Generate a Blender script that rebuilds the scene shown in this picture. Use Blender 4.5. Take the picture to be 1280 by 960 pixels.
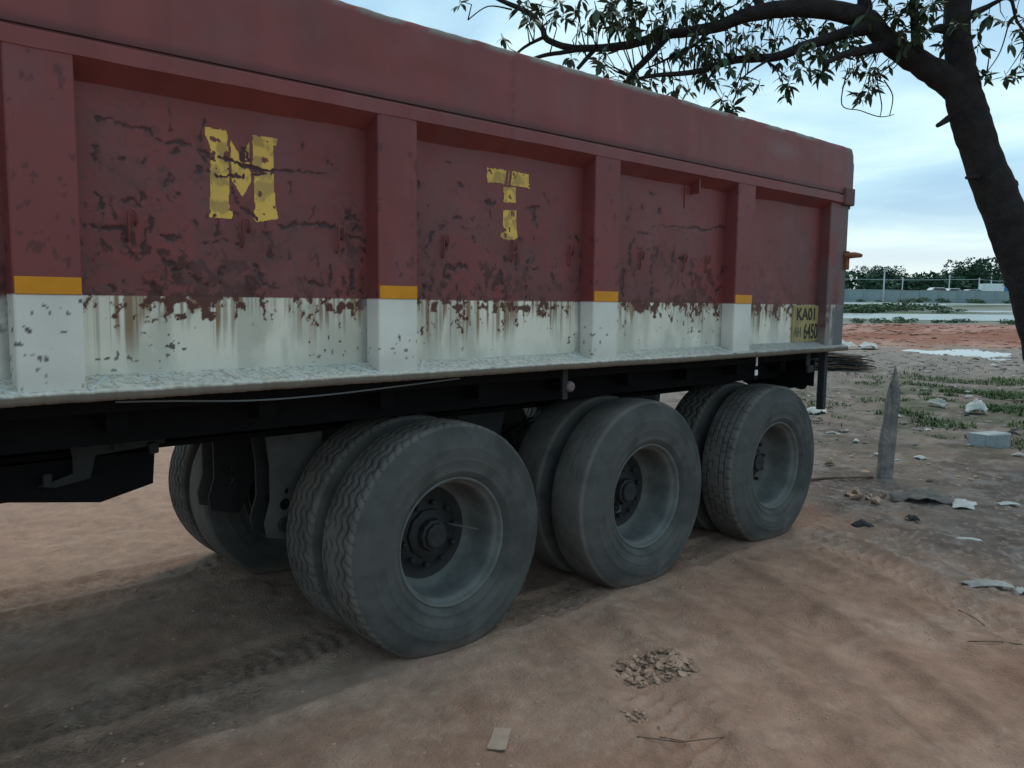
import bpy, bmesh, math, random
import numpy as np
from mathutils import Vector, Matrix
R = math.radians
for o in list(bpy.data.objects): bpy.data.objects.remove(o)
SC = bpy.context.scene
COL = SC.collection
# ---------------------------------------------------------------- camera
cam_d = bpy.data.cameras.new('camera'); cam_d.sensor_width = 36; cam_d.lens = 28.675
cam_d.clip_start = .05; cam_d.clip_end = 3000
CAM = bpy.data.objects.new('camera', cam_d); COL.objects.link(CAM); SC.camera = CAM
YAW, PITCH, ROLL = .7357, .0993, .0109
_F = Vector((math.sin(YAW)*math.cos(PITCH), math.cos(YAW)*math.cos(PITCH), -math.sin(PITCH)))
_R = Vector((math.cos(YAW), -math.sin(YAW), 0)); _U = _R.cross(_F)
_R2 = _R*math.cos(ROLL)+_U*math.sin(ROLL); _U2 = -_R*math.sin(ROLL)+_U*math.cos(ROLL)
CAM.matrix_world = Matrix(((_R2.x, _U2.x, -_F.x, -3.546), (_R2.y, _U2.y, -_F.y, -2.7646), (_R2.z, _U2.z, -_F.z, 1.5439), (0, 0, 0, 1)))
# ---------------------------------------------------------------- sky
SUN_AZ, SUN_EL = R(20), R(58)          # direction towards the sun: azimuth from +X to +Y
W = bpy.data.worlds.new('World'); SC.world = W; W.use_nodes = True
nt = W.node_tree; nt.nodes.clear()
def nd(t, **k):
    n = nt.nodes.new(t)
    for a, b in k.items(): setattr(n, a, b)
    return n
def lk(a, b): nt.links.new(a, b)
out = nd('ShaderNodeOutputWorld'); bg = nd('ShaderNodeBackground'); lk(bg.outputs[0], out.inputs[0])
bg.inputs[1].default_value = .1
sky = nd('ShaderNodeTexSky', sky_type='NISHITA', sun_disc=False, sun_elevation=SUN_EL, sun_rotation=R(90)-SUN_AZ, air_density=1.2, dust_density=2.0)
tc = nd('ShaderNodeTexCoord'); sep = nd('ShaderNodeSeparateXYZ'); lk(tc.outputs['Generated'], sep.inputs[0])
def mth(op, a, b=None, clamp=False):
    n = nd('ShaderNodeMath', operation=op, use_clamp=clamp)
    for i, v in enumerate((a, b)):
        if v is None: continue
        if isinstance(v, (int, float)): n.inputs[i].default_value = v
        else: lk(v, n.inputs[i])
    return n.outputs[0]
zc_ = mth('MAXIMUM', sep.outputs[2], 0.0); den = mth('ADD', zc_, .16)
cmb = nd('ShaderNodeCombineXYZ'); lk(mth('DIVIDE', sep.outputs[0], den), cmb.inputs[0]); lk(mth('DIVIDE', sep.outputs[1], den), cmb.inputs[1])
mp = nd('ShaderNodeMapping'); mp.inputs['Rotation'].default_value = (0, 0, R(47)); mp.inputs['Scale'].default_value = (1.15, .8, 1); mp.inputs['Location'].default_value = (1.3, 2.2, 0)
lk(cmb.outputs[0], mp.inputs[0])
n1 = nd('ShaderNodeTexNoise'); n1.inputs['Scale'].default_value = .95; n1.inputs['Detail'].default_value = 7; n1.inputs['Roughness'].default_value = .52; n1.inputs['Distortion'].default_value = .35
lk(mp.outputs[0], n1.inputs['Vector'])
cr = nd('ShaderNodeValToRGB'); lk(n1.outputs[0], cr.inputs[0])
e = cr.color_ramp.elements; e[0].position = .38; e[0].color = (.34, .56, .76, 1); e[1].position = .62; e[1].color = (.66, .91, .95, 1)
m_ = e.new(.5); m_.color = (.44, .69, .84, 1)
hz = nd('ShaderNodeMapRange', interpolation_type='SMOOTHSTEP'); lk(sep.outputs[2], hz.inputs[0])
hz.inputs[1].default_value = .015; hz.inputs[2].default_value = .13; hz.inputs[3].default_value = .75; hz.inputs[4].default_value = 0
mx = nd('ShaderNodeMix', data_type='RGBA'); lk(hz.outputs[0], mx.inputs[0]); lk(cr.outputs[0], mx.inputs[6]); mx.inputs[7].default_value = (.80, .88, .88, 1)
sc = nd('ShaderNodeMix', data_type='RGBA', blend_type='MULTIPLY'); sc.inputs[0].default_value = 1; lk(mx.outputs[2], sc.inputs[6]); sc.inputs[7].default_value = (9.0, 8.9, 8.75, 1)
m2 = nd('ShaderNodeMix', data_type='RGBA'); m2.inputs[0].default_value = .88; lk(sky.outputs[0], m2.inputs[6]); lk(sc.outputs[2], m2.inputs[7])
lk(m2.outputs[2], bg.inputs[0])
# ---------------------------------------------------------------- sun behind cloud
sd = bpy.data.lights.new('sun', 'SUN'); sd.energy = 1.1; sd.angle = R(40); sd.color = (1, .85, .70)
SUN = bpy.data.objects.new('sun', sd); COL.objects.link(SUN)
sv = Vector((math.cos(SUN_EL)*math.cos(SUN_AZ), math.cos(SUN_EL)*math.sin(SUN_AZ), math.sin(SUN_EL)))
SUN.rotation_euler = sv.to_track_quat('Z', 'Y').to_euler(); SUN.location = sv*30
SC.view_settings.view_transform = 'Standard'; SC.view_settings.look = 'None'
SC.view_settings.exposure = 0.42; SC.view_settings.gamma = 1; SC.view_settings.use_curve_mapping = False
SC.render.engine = 'CYCLES'
try: SC.cycles.max_bounces = 8
except Exception: pass
# ---------------------------------------------------------------- helpers
rnd = random.Random(7); NPR = np.random.RandomState(5)
_LAT = NPR.rand(256, 256)
def vnoise(x, y, s=0):
    x = np.asarray(x, float)+s*17.31; y = np.asarray(y, float)+s*9.77
    xi = np.floor(x).astype(int); yi = np.floor(y).astype(int); fx = x-xi; fy = y-yi
    fx = fx*fx*fx*(fx*(fx*6-15)+10); fy = fy*fy*fy*(fy*(fy*6-15)+10)
    a = _LAT[xi & 255, yi & 255]; b = _LAT[(xi+1) & 255, yi & 255]; c = _LAT[xi & 255, (yi+1) & 255]; d = _LAT[(xi+1) & 255, (yi+1) & 255]
    return (a*(1-fx)+b*fx)*(1-fy)+(c*(1-fx)+d*fx)*fy
def fbm(x, y, o=4, s=0, g=.5):
    v = 0; a = 1; t = 0
    for i in range(o):
        v = v+a*vnoise(x*2**i, y*2**i, s+i*3); t += a; a *= g
    return v/t
def sst(a, b, x):
    t = np.clip((np.asarray(x, float)-a)/(b-a), 0, 1); return t*t*(3-2*t)
def mixc(c, d, m):
    m = np.asarray(m)[..., None]; return c*(1-m)+np.asarray(d)*m
def link(name, me, mat=None, parent=None, smooth=False):
    if isinstance(me, bmesh.types.BMesh):
        m = bpy.data.meshes.new(name); me.normal_update(); me.to_mesh(m); me.free(); me = m
    o = bpy.data.objects.new(name, me); COL.objects.link(o)
    if mat:
        if not me.materials: me.materials.append(mat)
    if parent: o.parent = parent
    if smooth:
        me.polygons.foreach_set('use_smooth', [True]*len(me.polygons))
    return o
def tag(o, label=None, cat=None, group=None, kind=None):
    for k, v in (('label', label), ('category', cat), ('group', group), ('kind', kind)):
        if v: o[k] = v
    return o
def empty(name, loc=(0, 0, 0), rz=0):
    o = bpy.data.objects.new(name, None); COL.objects.link(o); o.location = loc; o.rotation_euler = (0, 0, rz); o.empty_display_size = .2
    return o
def clone(o, parent=None):
    c = o.copy(); COL.objects.link(c); c.parent = parent
    for ch in list(o.children): clone(ch, c)
    return c
def box(bm, x0, x1, y0, y1, z0, z1, bev=0):
    r = bmesh.ops.create_cube(bm, size=1)
    bmesh.ops.scale(bm, vec=(x1-x0, y1-y0, z1-z0), verts=r['verts'])
    bmesh.ops.translate(bm, vec=((x0+x1)/2, (y0+y1)/2, (z0+z1)/2), verts=r['verts'])
    if bev:
        es = {e for v in r['verts'] for e in v.link_edges}
        bmesh.ops.bevel(bm, geom=list(es), offset=bev, segments=2, affect='EDGES', profile=.6)
    return bm
def nb(): return bmesh.new()
def tube(bm, pts, rad, n=8, cap=True):
    pts = [Vector(p) for p in pts]
    if not hasattr(rad, '__len__'): rad = [rad]*len(pts)
    rings = []; up = None
    for i, p in enumerate(pts):
        t = (pts[min(i+1, len(pts)-1)]-pts[max(i-1, 0)]).normalized()
        if up is None:
            up = t.orthogonal().normalized()
        up = (up-t*up.dot(t)).normalized(); s = t.cross(up)
        rings.append([bm.verts.new(p+(up*math.cos(a)+s*math.sin(a))*rad[i]) for a in (2*math.pi*k/n for k in range(n))])
    for a, b in zip(rings, rings[1:]):
        for k in range(n): bm.faces.new((a[k], a[(k+1) % n], b[(k+1) % n], b[k]))
    if cap:
        bm.faces.new(rings[0][::-1]); bm.faces.new(rings[-1])
    return bm
def smooth_path(P, sub=6, jit=0, seed=0):
    """Catmull-Rom through (x,y,z,r)"""
    P = np.array(P, float); n = len(P); Q = []; rr = np.random.RandomState(seed)
    for i in range(n-1):
        p0 = P[max(i-1, 0)]; p1 = P[i]; p2 = P[i+1]; p3 = P[min(i+2, n-1)]
        for k in range(sub):
            t = k/sub; q = .5*((2*p1)+(-p0+p2)*t+(2*p0-5*p1+4*p2-p3)*t*t+(-p0+3*p1-3*p2+p3)*t**3)
            Q.append(q)
    Q.append(P[-1]); Q = np.array(Q)
    if jit: Q[1:-1, :3] += rr.normal(0, jit, (len(Q)-2, 3))*Q[1:-1, 3:4]
    return Q
def lathe(bm, prof, n=64, axis='Y', cy=(0, 0, 0)):
    rings = []
    for (d, r) in prof:
        rings.append([bm.verts.new((cy[0]+r*math.cos(a), cy[1]+d, cy[2]+r*math.sin(a))) for a in (2*math.pi*k/n for k in range(n))])
    for a, b in zip(rings, rings[1:]):
        for k in range(n): bm.faces.new((a[k], a[(k+1) % n], b[(k+1) % n], b[k]))
    return rings
def prism(bm, poly, y0, y1):
    a = [bm.verts.new((x, y0, z)) for x, z in poly]; b = [bm.verts.new((x, y1, z)) for x, z in poly]; n = len(poly)
    bm.faces.new(a); bm.faces.new(b[::-1])
    for k in range(n): bm.faces.new((a[k], b[k], b[(k+1) % n], a[(k+1) % n]))
    bmesh.ops.recalc_face_normals(bm, faces=bm.faces[:])
    return bm
def grid_mesh(name, V, nu, nv, C=None, keep=None, flip=False):
    """V (nu*nv,3) row-major u,v"""
    i = np.arange((nu-1)*(nv-1)); u = i//(nv-1); v = i % (nv-1)
    a = u*nv+v; q = np.stack([a, a+nv, a+nv+1, a+1], -1)
    if flip: q = q[:, ::-1]
    if keep is not None: q = q[keep.reshape(-1)]
    if keep is not None:
        used = np.unique(q); mp_ = -np.ones(len(V), int); mp_[used] = np.arange(len(used)); V = V[used]; q = mp_[q]
        if C is not None: C = C[used]
    me = bpy.data.meshes.new(name); n = len(q)
    me.vertices.add(len(V)); me.vertices.foreach_set('co', V.astype(np.float32).ravel())
    me.loops.add(n*4); me.loops.foreach_set('vertex_index', q.ravel().astype(np.int32))
    me.polygons.add(n); me.polygons.foreach_set('loop_start', np.arange(0, n*4, 4, dtype=np.int32))
    if C is not None:
        at = me.color_attributes.new('Col', 'FLOAT_COLOR', 'POINT')
        cc = np.ones((len(V), 4), np.float32); cc[:, :3] = np.clip(C, 0, 1); at.data.foreach_set('color', cc.ravel())
    me.update(calc_edges=True); me.validate()
    return me
# ---------------------------------------------------------------- materials
def mk(name, col=(.5, .5, .5), rough=.8, metal=0, var=.25, scale=6, bump=.15, bscale=60, bdist=.004, attr=False, col2=None, thr=.5, spec=.3, coord='Object'):
    m = bpy.data.materials.new(name); m.use_nodes = True; t = m.node_tree; b = t.nodes['Principled BSDF']; L = t.links.new
    b.inputs['Metallic'].default_value = metal; b.inputs['Specular IOR Level'].default_value = spec
    c = t.nodes.new('ShaderNodeTexCoord'); n = t.nodes.new('ShaderNodeTexNoise'); n.inputs['Scale'].default_value = scale; n.inputs['Detail'].default_value = 6; n.inputs['Roughness'].default_value = .6
    L(c.outputs[coord], n.inputs['Vector'])
    mr = t.nodes.new('ShaderNodeMapRange'); mr.inputs[1].default_value = .25; mr.inputs[2].default_value = .75; mr.inputs[3].default_value = 1-var; mr.inputs[4].default_value = 1+var; L(n.outputs[0], mr.inputs[0])
    mul = t.nodes.new('ShaderNodeMix'); mul.data_type = 'RGBA'; mul.blend_type = 'MULTIPLY'; mul.inputs[0].default_value = 1
    if attr:
        a = t.nodes.new('ShaderNodeAttribute'); a.attribute_name = 'Col'; L(a.outputs['Color'], mul.inputs[6])
    else: mul.inputs[6].default_value = (*col, 1)
    cb = t.nodes.new('ShaderNodeCombineXYZ')
    for i in range(3): L(mr.outputs[0], cb.inputs[i])
    L(cb.outputs[0], mul.inputs[7]); last = mul.outputs[2]
    if col2:
        n3 = t.nodes.new('ShaderNodeTexNoise'); n3.inputs['Scale'].default_value = scale*2.3; n3.inputs['Detail'].default_value = 8; n3.inputs['Roughness'].default_value = .65; L(c.outputs[coord], n3.inputs['Vector'])
        r3 = t.nodes.new('ShaderNodeMapRange'); r3.inputs[1].default_value = thr; r3.inputs[2].default_value = thr+.08; L(n3.outputs[0], r3.inputs[0])
        mx3 = t.nodes.new('ShaderNodeMix'); mx3.data_type = 'RGBA'; L(r3.outputs[0], mx3.inputs[0]); L(last, mx3.inputs[6]); mx3.inputs[7].default_value = (*col2, 1); last = mx3.outputs[2]
    L(last, b.inputs['Base Color'])
    rr = t.nodes.new('ShaderNodeMapRange'); rr.inputs[3].default_value = max(.05, rough-.12); rr.inputs[4].default_value = min(1, rough+.12); L(n.outputs[0], rr.inputs[0]); L(rr.outputs[0], b.inputs['Roughness'])
    if bump:
        n2 = t.nodes.new('ShaderNodeTexNoise'); n2.inputs['Scale'].default_value = bscale; n2.inputs['Detail'].default_value = 5; n2.inputs['Roughness'].default_value = .65; L(c.outputs[coord], n2.inputs['Vector'])
        bp = t.nodes.new('ShaderNodeBump'); bp.inputs['Strength'].default_value = bump; bp.inputs['Distance'].default_value = bdist; L(n2.outputs[0], bp.inputs['Height']); L(bp.outputs[0], b.inputs['Normal'])
    return m
M = {}
M['body'] = mk('painted_body', attr=True, rough=.55, var=.10, scale=5, bump=.25, bscale=35, bdist=.003, spec=.35)
M['red'] = mk('red_paint', (.190, .046, .043), rough=.55, var=.16, scale=3, bump=.2, bscale=25, spec=.35)
M['reddust'] = mk('dusty_red_paint', (.135, .066, .066), rough=.8, var=.25, scale=5, bump=.3, bscale=30, col2=(.16, .14, .13), thr=.6)
M['orange'] = mk('orange_reflector', (.62, .235, .006), rough=.45, var=.12, scale=14, bump=.1, bscale=120)
M['flange'] = mk('chipped_flange', attr=True, rough=.85, var=.15, scale=25, bump=.6, bscale=70, bdist=.005)
M['dusty'] = mk('dusty_steel', (.075, .072, .068), rough=.9, var=.35, scale=9, bump=.4, bscale=50)
M['chassis'] = mk('chassis_black', (.008, .008, .0085), spec=.08, rough=.85, var=.35, scale=6, bump=.4, bscale=40)
M['steel'] = mk('dark_steel', (.024, .025, .026), rough=.75, var=.35, scale=9, bump=.4, bscale=50)
M['tyre'] = mk('dusty_rubber', attr=True, rough=.9, var=.22, scale=7, bump=.35, bscale=90, bdist=.003, spec=.2)
M['rim'] = mk('dusty_rim', (.115, .115, .108), rough=.7, var=.35, scale=9, bump=.3, bscale=45, col2=(.07, .07, .07), thr=.62)
M['hub'] = mk('greasy_hub', (.024, .024, .024), rough=.65, var=.4, scale=14, bump=.4, bscale=60)
M['plate'] = mk('plate_paint', (.33, .26, .11), rough=.7, var=.3, scale=12, bump=.3, bscale=60, col2=(.20, .15, .08), thr=.6)
M['ink'] = mk('plate_ink', (.04, .033, .024), rough=.7, var=.3, scale=60, bump=0)
M['ink2'] = mk('faded_ink', (.14, .12, .075), rough=.8, var=.3, scale=60, bump=0)
M['rust'] = mk('rust', (.17, .06, .028), rough=.9, var=.4, scale=20, bump=.5, bscale=80)
M['ground'] = mk('dirt', attr=True, rough=.97, var=.20, scale=9, bump=1.0, bscale=75, bdist=.02, spec=.15)
M['bark'] = mk('bark', (.030, .025, .024), rough=.95, var=.4, scale=8, bump=1.0, bscale=22, bdist=.03, spec=.1)
M['leaf'] = mk('leaf', (.034, .058, .028), rough=.5, var=.35, scale=2.5, bump=0, spec=.35)
M['dryleaf'] = mk('dry_leaf', (.10, .07, .04), rough=.8, var=.4, scale=9, bump=.2)
M['farleaf'] = mk('far_foliage', (.036, .076, .05), rough=.8, var=.5, scale=.35, bump=0, spec=.1)
M['farleaf2'] = mk('far_foliage_olive', (.048, .085, .048), rough=.8, var=.5, scale=.35, bump=0, spec=.1)
M['grass'] = mk('weeds', (.065, .10, .036), rough=.7, var=.5, scale=1.5, bump=0, spec=.2)
M['bush'] = mk('marsh_bush', (.075, .115, .065), rough=.8, var=.4, scale=1, bump=0, spec=.15)
M['concrete'] = mk('concrete', (.30, .33, .335), rough=.9, var=.2, scale=9, bump=.4, bscale=60)
M['wallc'] = mk('boundary_concrete', (.25, .30, .31), rough=.9, var=.3, scale=.6, bump=.1, bscale=5, col2=(.14, .17, .16), thr=.62)
M['granite'] = mk('granite', (.20, .178, .16), rough=.9, var=.5, scale=14, bump=1.0, bscale=18, bdist=.02)
M['paper'] = mk('white_litter', (.42, .42, .40), rough=.8, var=.2, scale=8, bump=.3, bscale=30)
M['grey_litter'] = mk('grey_litter', (.30, .29, .27), rough=.9, var=.35, scale=9, bump=.4, bscale=40)
M['card'] = mk('cardboard', (.34, .25, .195), rough=.95, var=.18, scale=20, bump=.4, bscale=60)
M['clod'] = mk('dry_mud', (.40, .262, .192), rough=.97, var=.25, scale=12, bump=.8, bscale=70, bdist=.006)
M['flake2'] = mk('brown_flake', (.25, .16, .115), rough=.97, var=.3, scale=14, bump=.6, bscale=70)
M['redsoil'] = mk('red_soil', (.32, .165, .125), rough=.97, var=.35, scale=.8, bump=.5, bscale=12)
M['greysoil'] = mk('grey_soil', (.15, .13, .118), rough=.97, var=.4, scale=1.2, bump=.5, bscale=30)
M['rag'] = mk('dark_rag', (.03, .03, .033), rough=.9, var=.3, scale=14, bump=.5, bscale=50)
M['wood'] = mk('weathered_wood', (.15, .10, .07), rough=.95, var=.5, scale=5, bump=.5, bscale=30)
M['pole'] = mk('pole_grey', (.5, .52, .52), rough=.7, var=.15, bump=0)
M['white'] = mk('white_vehicle', (.7, .72, .72), rough=.4, var=.08, bump=0)
M['blue'] = mk('blue_tarp', (.06, .18, .5), rough=.6, var=.2, bump=0)
M['glass'] = mk('dark_glass', (.03, .035, .04), rough=.1, var=.05, bump=0, spec=.5)
M['lamp'] = mk('lamp_lens', (.16, .12, .13), rough=.4, var=.2, bump=0)
M['cable'] = mk('cable', (.16, .17, .18), rough=.6, var=.1, bump=0)
M['whitebit'] = mk('white_tape', (.7, .7, .7), rough=.6, var=.1, bump=0)
def water_mat():
    m = bpy.data.materials.new('water'); m.use_nodes = True; t = m.node_tree; b = t.nodes['Principled BSDF']
    b.inputs['Base Color'].default_value = (.10, .12, .12, 1); b.inputs['Roughness'].default_value = .06; b.inputs['IOR'].default_value = 1.33; b.inputs['Specular IOR Level'].default_value = .6
    c = t.nodes.new('ShaderNodeTexCoord'); n = t.nodes.new('ShaderNodeTexNoise'); n.inputs['Scale'].default_value = 3; t.links.new(c.outputs['Object'], n.inputs['Vector'])
    bp = t.nodes.new('ShaderNodeBump'); bp.inputs['Strength'].default_value = .05; bp.inputs['Distance'].default_value = .01; t.links.new(n.outputs[0], bp.inputs['Height']); t.links.new(bp.outputs[0], b.inputs['Normal'])
    return m
M['water'] = water_mat(); M['pond'] = water_mat(); M['pond'].node_tree.nodes['Bump'].inputs['Strength'].default_value = .9; M['pond'].node_tree.nodes['Bump'].inputs['Distance'].default_value = .12; M['pond'].node_tree.nodes['Noise Texture'].inputs['Scale'].default_value = 1.3; M['pond'].node_tree.nodes['Principled BSDF'].inputs['Roughness'].default_value = .25; M['pond'].node_tree.nodes['Principled BSDF'].inputs['Base Color'].default_value = (.2, .22, .21, 1)
# ---------------------------------------------------------------- terrain
FX, FY = .671, .741
def depth(x, y): return (x+3.546)*FX+(y+2.765)*FY
def lat(x, y): return (x+3.546)*FY-(y+2.765)*FX
def from_dl(D, L): return (-3.546+D*FX+L*FY, -2.765+D*FY-L*FX)
def base_h(x, y):
    t = depth(np.asarray(x, float), np.asarray(y, float))-16
    return np.where(t < 0, 0, np.where(t < 8, .02*t*t/16, .02*(t-4)))
WX = (-1.36, 0, 1.36); LANES = (.145, .465, 1.62, 1.94)
def ground_h(x, y):
    D = depth(x, y); L = lat(x, y)
    near = 1-sst(25, 60, D)
    h = base_h(x, y)
    rid = np.abs(fbm(x*7+2*y, y*7-2*x, 4, 4)-.5)
    det = (fbm(x*1.1, y*1.1, 3, 1)-.5)*.05+(fbm(x*5, y*5, 4, 2)-.5)*.028+(fbm(x*14, y*14, 4, 3, .6)-.5)*.022-.03*(.07-np.minimum(rid, .07))*sst(.45, .65, fbm(x*1.3, y*1.3, 3, 5))*4
    rough = .75+.7*sst(2.0, 5.0, x-.5*y)
    # ruts left by the wheels
    rut = 0; flat = np.zeros_like(x); berm = np.zeros_like(x)
    for i, c in enumerate(LANES):
        w = np.abs(y-c+.03*(fbm(x*.6, x*0, 2, 20+i)-.5)); m = 1-sst(.11, .17, w)
        ribs = .0065*np.cos((y-c)*2*np.pi/.045)+.005*np.sign(np.sin(x*2*np.pi/.07+np.abs(y-c)*30))
        along = np.where(x < -1.9, 1., np.where(x > 1.9, .5, 1.0))
        rut = rut+m*along*(-.014+ribs*sst(.25, .55, fbm(x*1.4, y*2, 2, 31)))+.011*along*np.exp(-((w-.18)/.035)**2)*(.4+1.2*fbm(x*5, y*5, 2, 33))
        for wx in WX: berm = np.maximum(berm, np.exp(-((np.hypot((x-wx)/1.35, w*1.15)-.235)/.055)**2))
        for wx in WX: flat = np.maximum(flat, np.exp(-((x-wx)/.32)**4)*(1-sst(.17, .26, w)))
    # older curved tracks across the foreground
    q = x-.9-.38*y+.10*y*y; tr = 0
    for k, c in enumerate((-1.55, -1.05, -.35, .15, .75, 1.35, 1.9)):
        d = (q-c)/.13; a = (.024, .018, .025, .016, .022, .016, .014)[k]
        tr = tr-a*np.exp(-d*d)*(.5+fbm(x*2, y*2, 2, 40+k))+.6*a*np.exp(-((np.abs(d)-1.6)/.45)**2)*(.3+1.2*fbm(x*4, y*4, 2, 50+k))
    tr = tr*(1+.5*np.sign(np.sin(y*2*np.pi/.085+np.abs(q)*9))*sst(.5, .6, fbm(x*1.2, y*1.2, 2, 47)))
    tr = tr*(1-sst(-.2, .3, y))*(1-sst(5, 7, x))
    bank = sst(28, 33, D)*(1-sst(42, 47, D))*(.10+.5*(fbm(x*.35, y*.35, 4, 9)-.35))
    det2 = (fbm(x*.25, y*.25, 3, 12)-.5)*.10*sst(9, 20, D)+(fbm(x*1.1, y*1.1, 3, 13)-.5)*.06*sst(10, 18, D)*(1-sst(44, 48, D))
    keep = 1-flat
    pud = np.exp(-((D-26.0)/.95)**4-((L-14.0)/1.5)**4)
    r = h+(det*rough*near+rut*near+tr*near)*keep+flat*.004+.016*np.clip(berm, 0, 1)*(.3+1.2*fbm(x*9, y*9, 3, 34))*(1-flat)+det2*(1-pud)+bank-pud*.045
    r = np.where((D > 48) & (D < 134), h+.22*(fbm(x*.11, y*.11, 3, 14)-.5), r)
    return r
def gz(x, y): return float(ground_h(np.array([x]), np.array([y]))[0])
def axis(lo, hi, s, far_lo, far_hi, g=1.045):
    mid = list(np.arange(lo, hi, s)); a = []; v = lo; d = s
    while v > far_lo: d *= g; v -= d; a.append(v)
    b = []; v = mid[-1]; d = s
    while v < far_hi: d *= g; v += d; b.append(v)
    return np.array(a[::-1]+mid+b)
def build_ground():
    xs = axis(-4.2, 5.2, .022, -500, 900); ys = axis(-2.6, 3.0, .022, -500, 700)
    X, Y = np.meshgrid(xs, ys, indexing='ij'); x = X.ravel(); y = Y.ravel()
    z = ground_h(x, y); D = depth(x, y); L = lat(x, y)
    n = fbm(x*.8, y*.8, 4, 60); nf = fbm(x*6, y*6, 4, 61); nm = fbm(x*2.2, y*2.2, 4, 62)
    tan = np.array([.365, .222, .160]); red = np.array([.338, .186, .128]); sand = np.array([.425, .278, .208]); grey = np.array([.215, .165, .138]); dark = np.array([.150, .118, .102])
    C = np.tile(tan, (len(x), 1)).astype(float)
    C = mixc(C, red, sst(.4, .7, n)); C = mixc(C, sand, sst(.48, .72, nm)*.75)
    C = mixc(C, sand, sst(.8, 2.0, y)*(1-sst(2, 5, x-.5*y))*.8)
    g = sst(-.7, 1.1, x-(1.95+.5*y)+1.2*(n-.5)+1.6*(nm-.5)+.8*(nf-.5))*(1-sst(26, 30, D+4*(n-.5)))
    gcol = mixc(np.tile(grey, (len(x), 1)), dark, sst(.42, .62, nm)); gcol = mixc(gcol, np.array([.25, .215, .195]), sst(.5, .68, nf)*.6)
    gcol = mixc(gcol, np.array([.24, .22, .2]), sst(12, 24, D)*.55)
    C = mixc(C, gcol, g)
    q = x-.9-.38*y+.10*y*y; tk = np.zeros_like(x); te = np.zeros_like(x)
    for k, c in enumerate((-1.55, -1.05, -.35, .15, .75, 1.35, 1.9)):
        d_ = np.abs((q-c)/.13); tk = np.maximum(tk, np.exp(-d_*d_)*sst(.3, .6, fbm(x*2, y*2, 3, 40+k))); te = np.maximum(te, np.exp(-((d_-1.35)/.3)**2)*sst(.4, .65, fbm(x*5, y*5, 3, 55+k)))
    msk = (1-sst(-.2, .3, y))*(1-sst(5, 7, x)); C = mixc(C, C*1.16+.01, tk*msk*.8); C = mixc(C, C*.72, te*msk*.7)
    for i, c in enumerate(LANES):
        w_ = np.abs(y-c+.03*(fbm(x*.6, x*0, 2, 20+i)-.5)); lm = (1-sst(.10, .16, w_))*(1-sst(20, 30, D)); rb_ = .5+.5*np.cos((y-c)*2*np.pi/.045)
        C = mixc(C, C*.70, lm*rb_*sst(.35, .6, fbm(x*1.4, y*2, 2, 31))*.7)
    gr = np.exp(-((x-10.5)/4.0)**2-((y-1.8-.25*(x-9))/2.0)**2)*sst(.35, .55, fbm(x*1.5, y*1.5, 4, 64))
    C = mixc(C, np.array([.055, .075, .035]), gr*.8)
    bank = sst(27.5, 30, D+2*(n-.5))*(1-sst(45, 49, D+3*(fbm(x*.15, y*.15, 3, 66)-.5)))
    rb = mixc(np.tile(np.array([.36, .205, .165]), (len(x), 1)), np.array([.25, .105, .07]), sst(.45, .65, fbm(x*.25, y*.45, 4, 67)))
    C = mixc(C, rb, bank)
    far = sst(46, 49, D); fc = mixc(np.tile(np.array([.17, .19, .165]), (len(x), 1)), np.array([.075, .10, .055]), sst(.42, .6, fbm(x*.06, y*.12, 4, 68)))
    fc = mixc(fc, np.array([.30, .29, .26]), sst(.56, .64, fbm(x*.05+9, y*.1, 3, 69))*.5)
    C = mixc(C, fc, far)
    C *= (1+.30*(nf-.5)+.25*(fbm(x*22, y*22, 3, 72)-.5)*(1-sst(4, 9, D)))[:, None]
    crumb = sst(.64, .70, fbm(x*30, y*30, 3, 73))*sst(.45, .6, nm)*(1-sst(6, 9, D)); C = mixc(C, np.array([.46, .33, .26]), crumb*.5)
    me = grid_mesh('ground', np.stack([x, y, z], -1), len(xs), len(ys), C)
    o = link('ground', me, M['ground'], smooth=True); tag(o, kind='structure')
    return o
build_ground()
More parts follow.
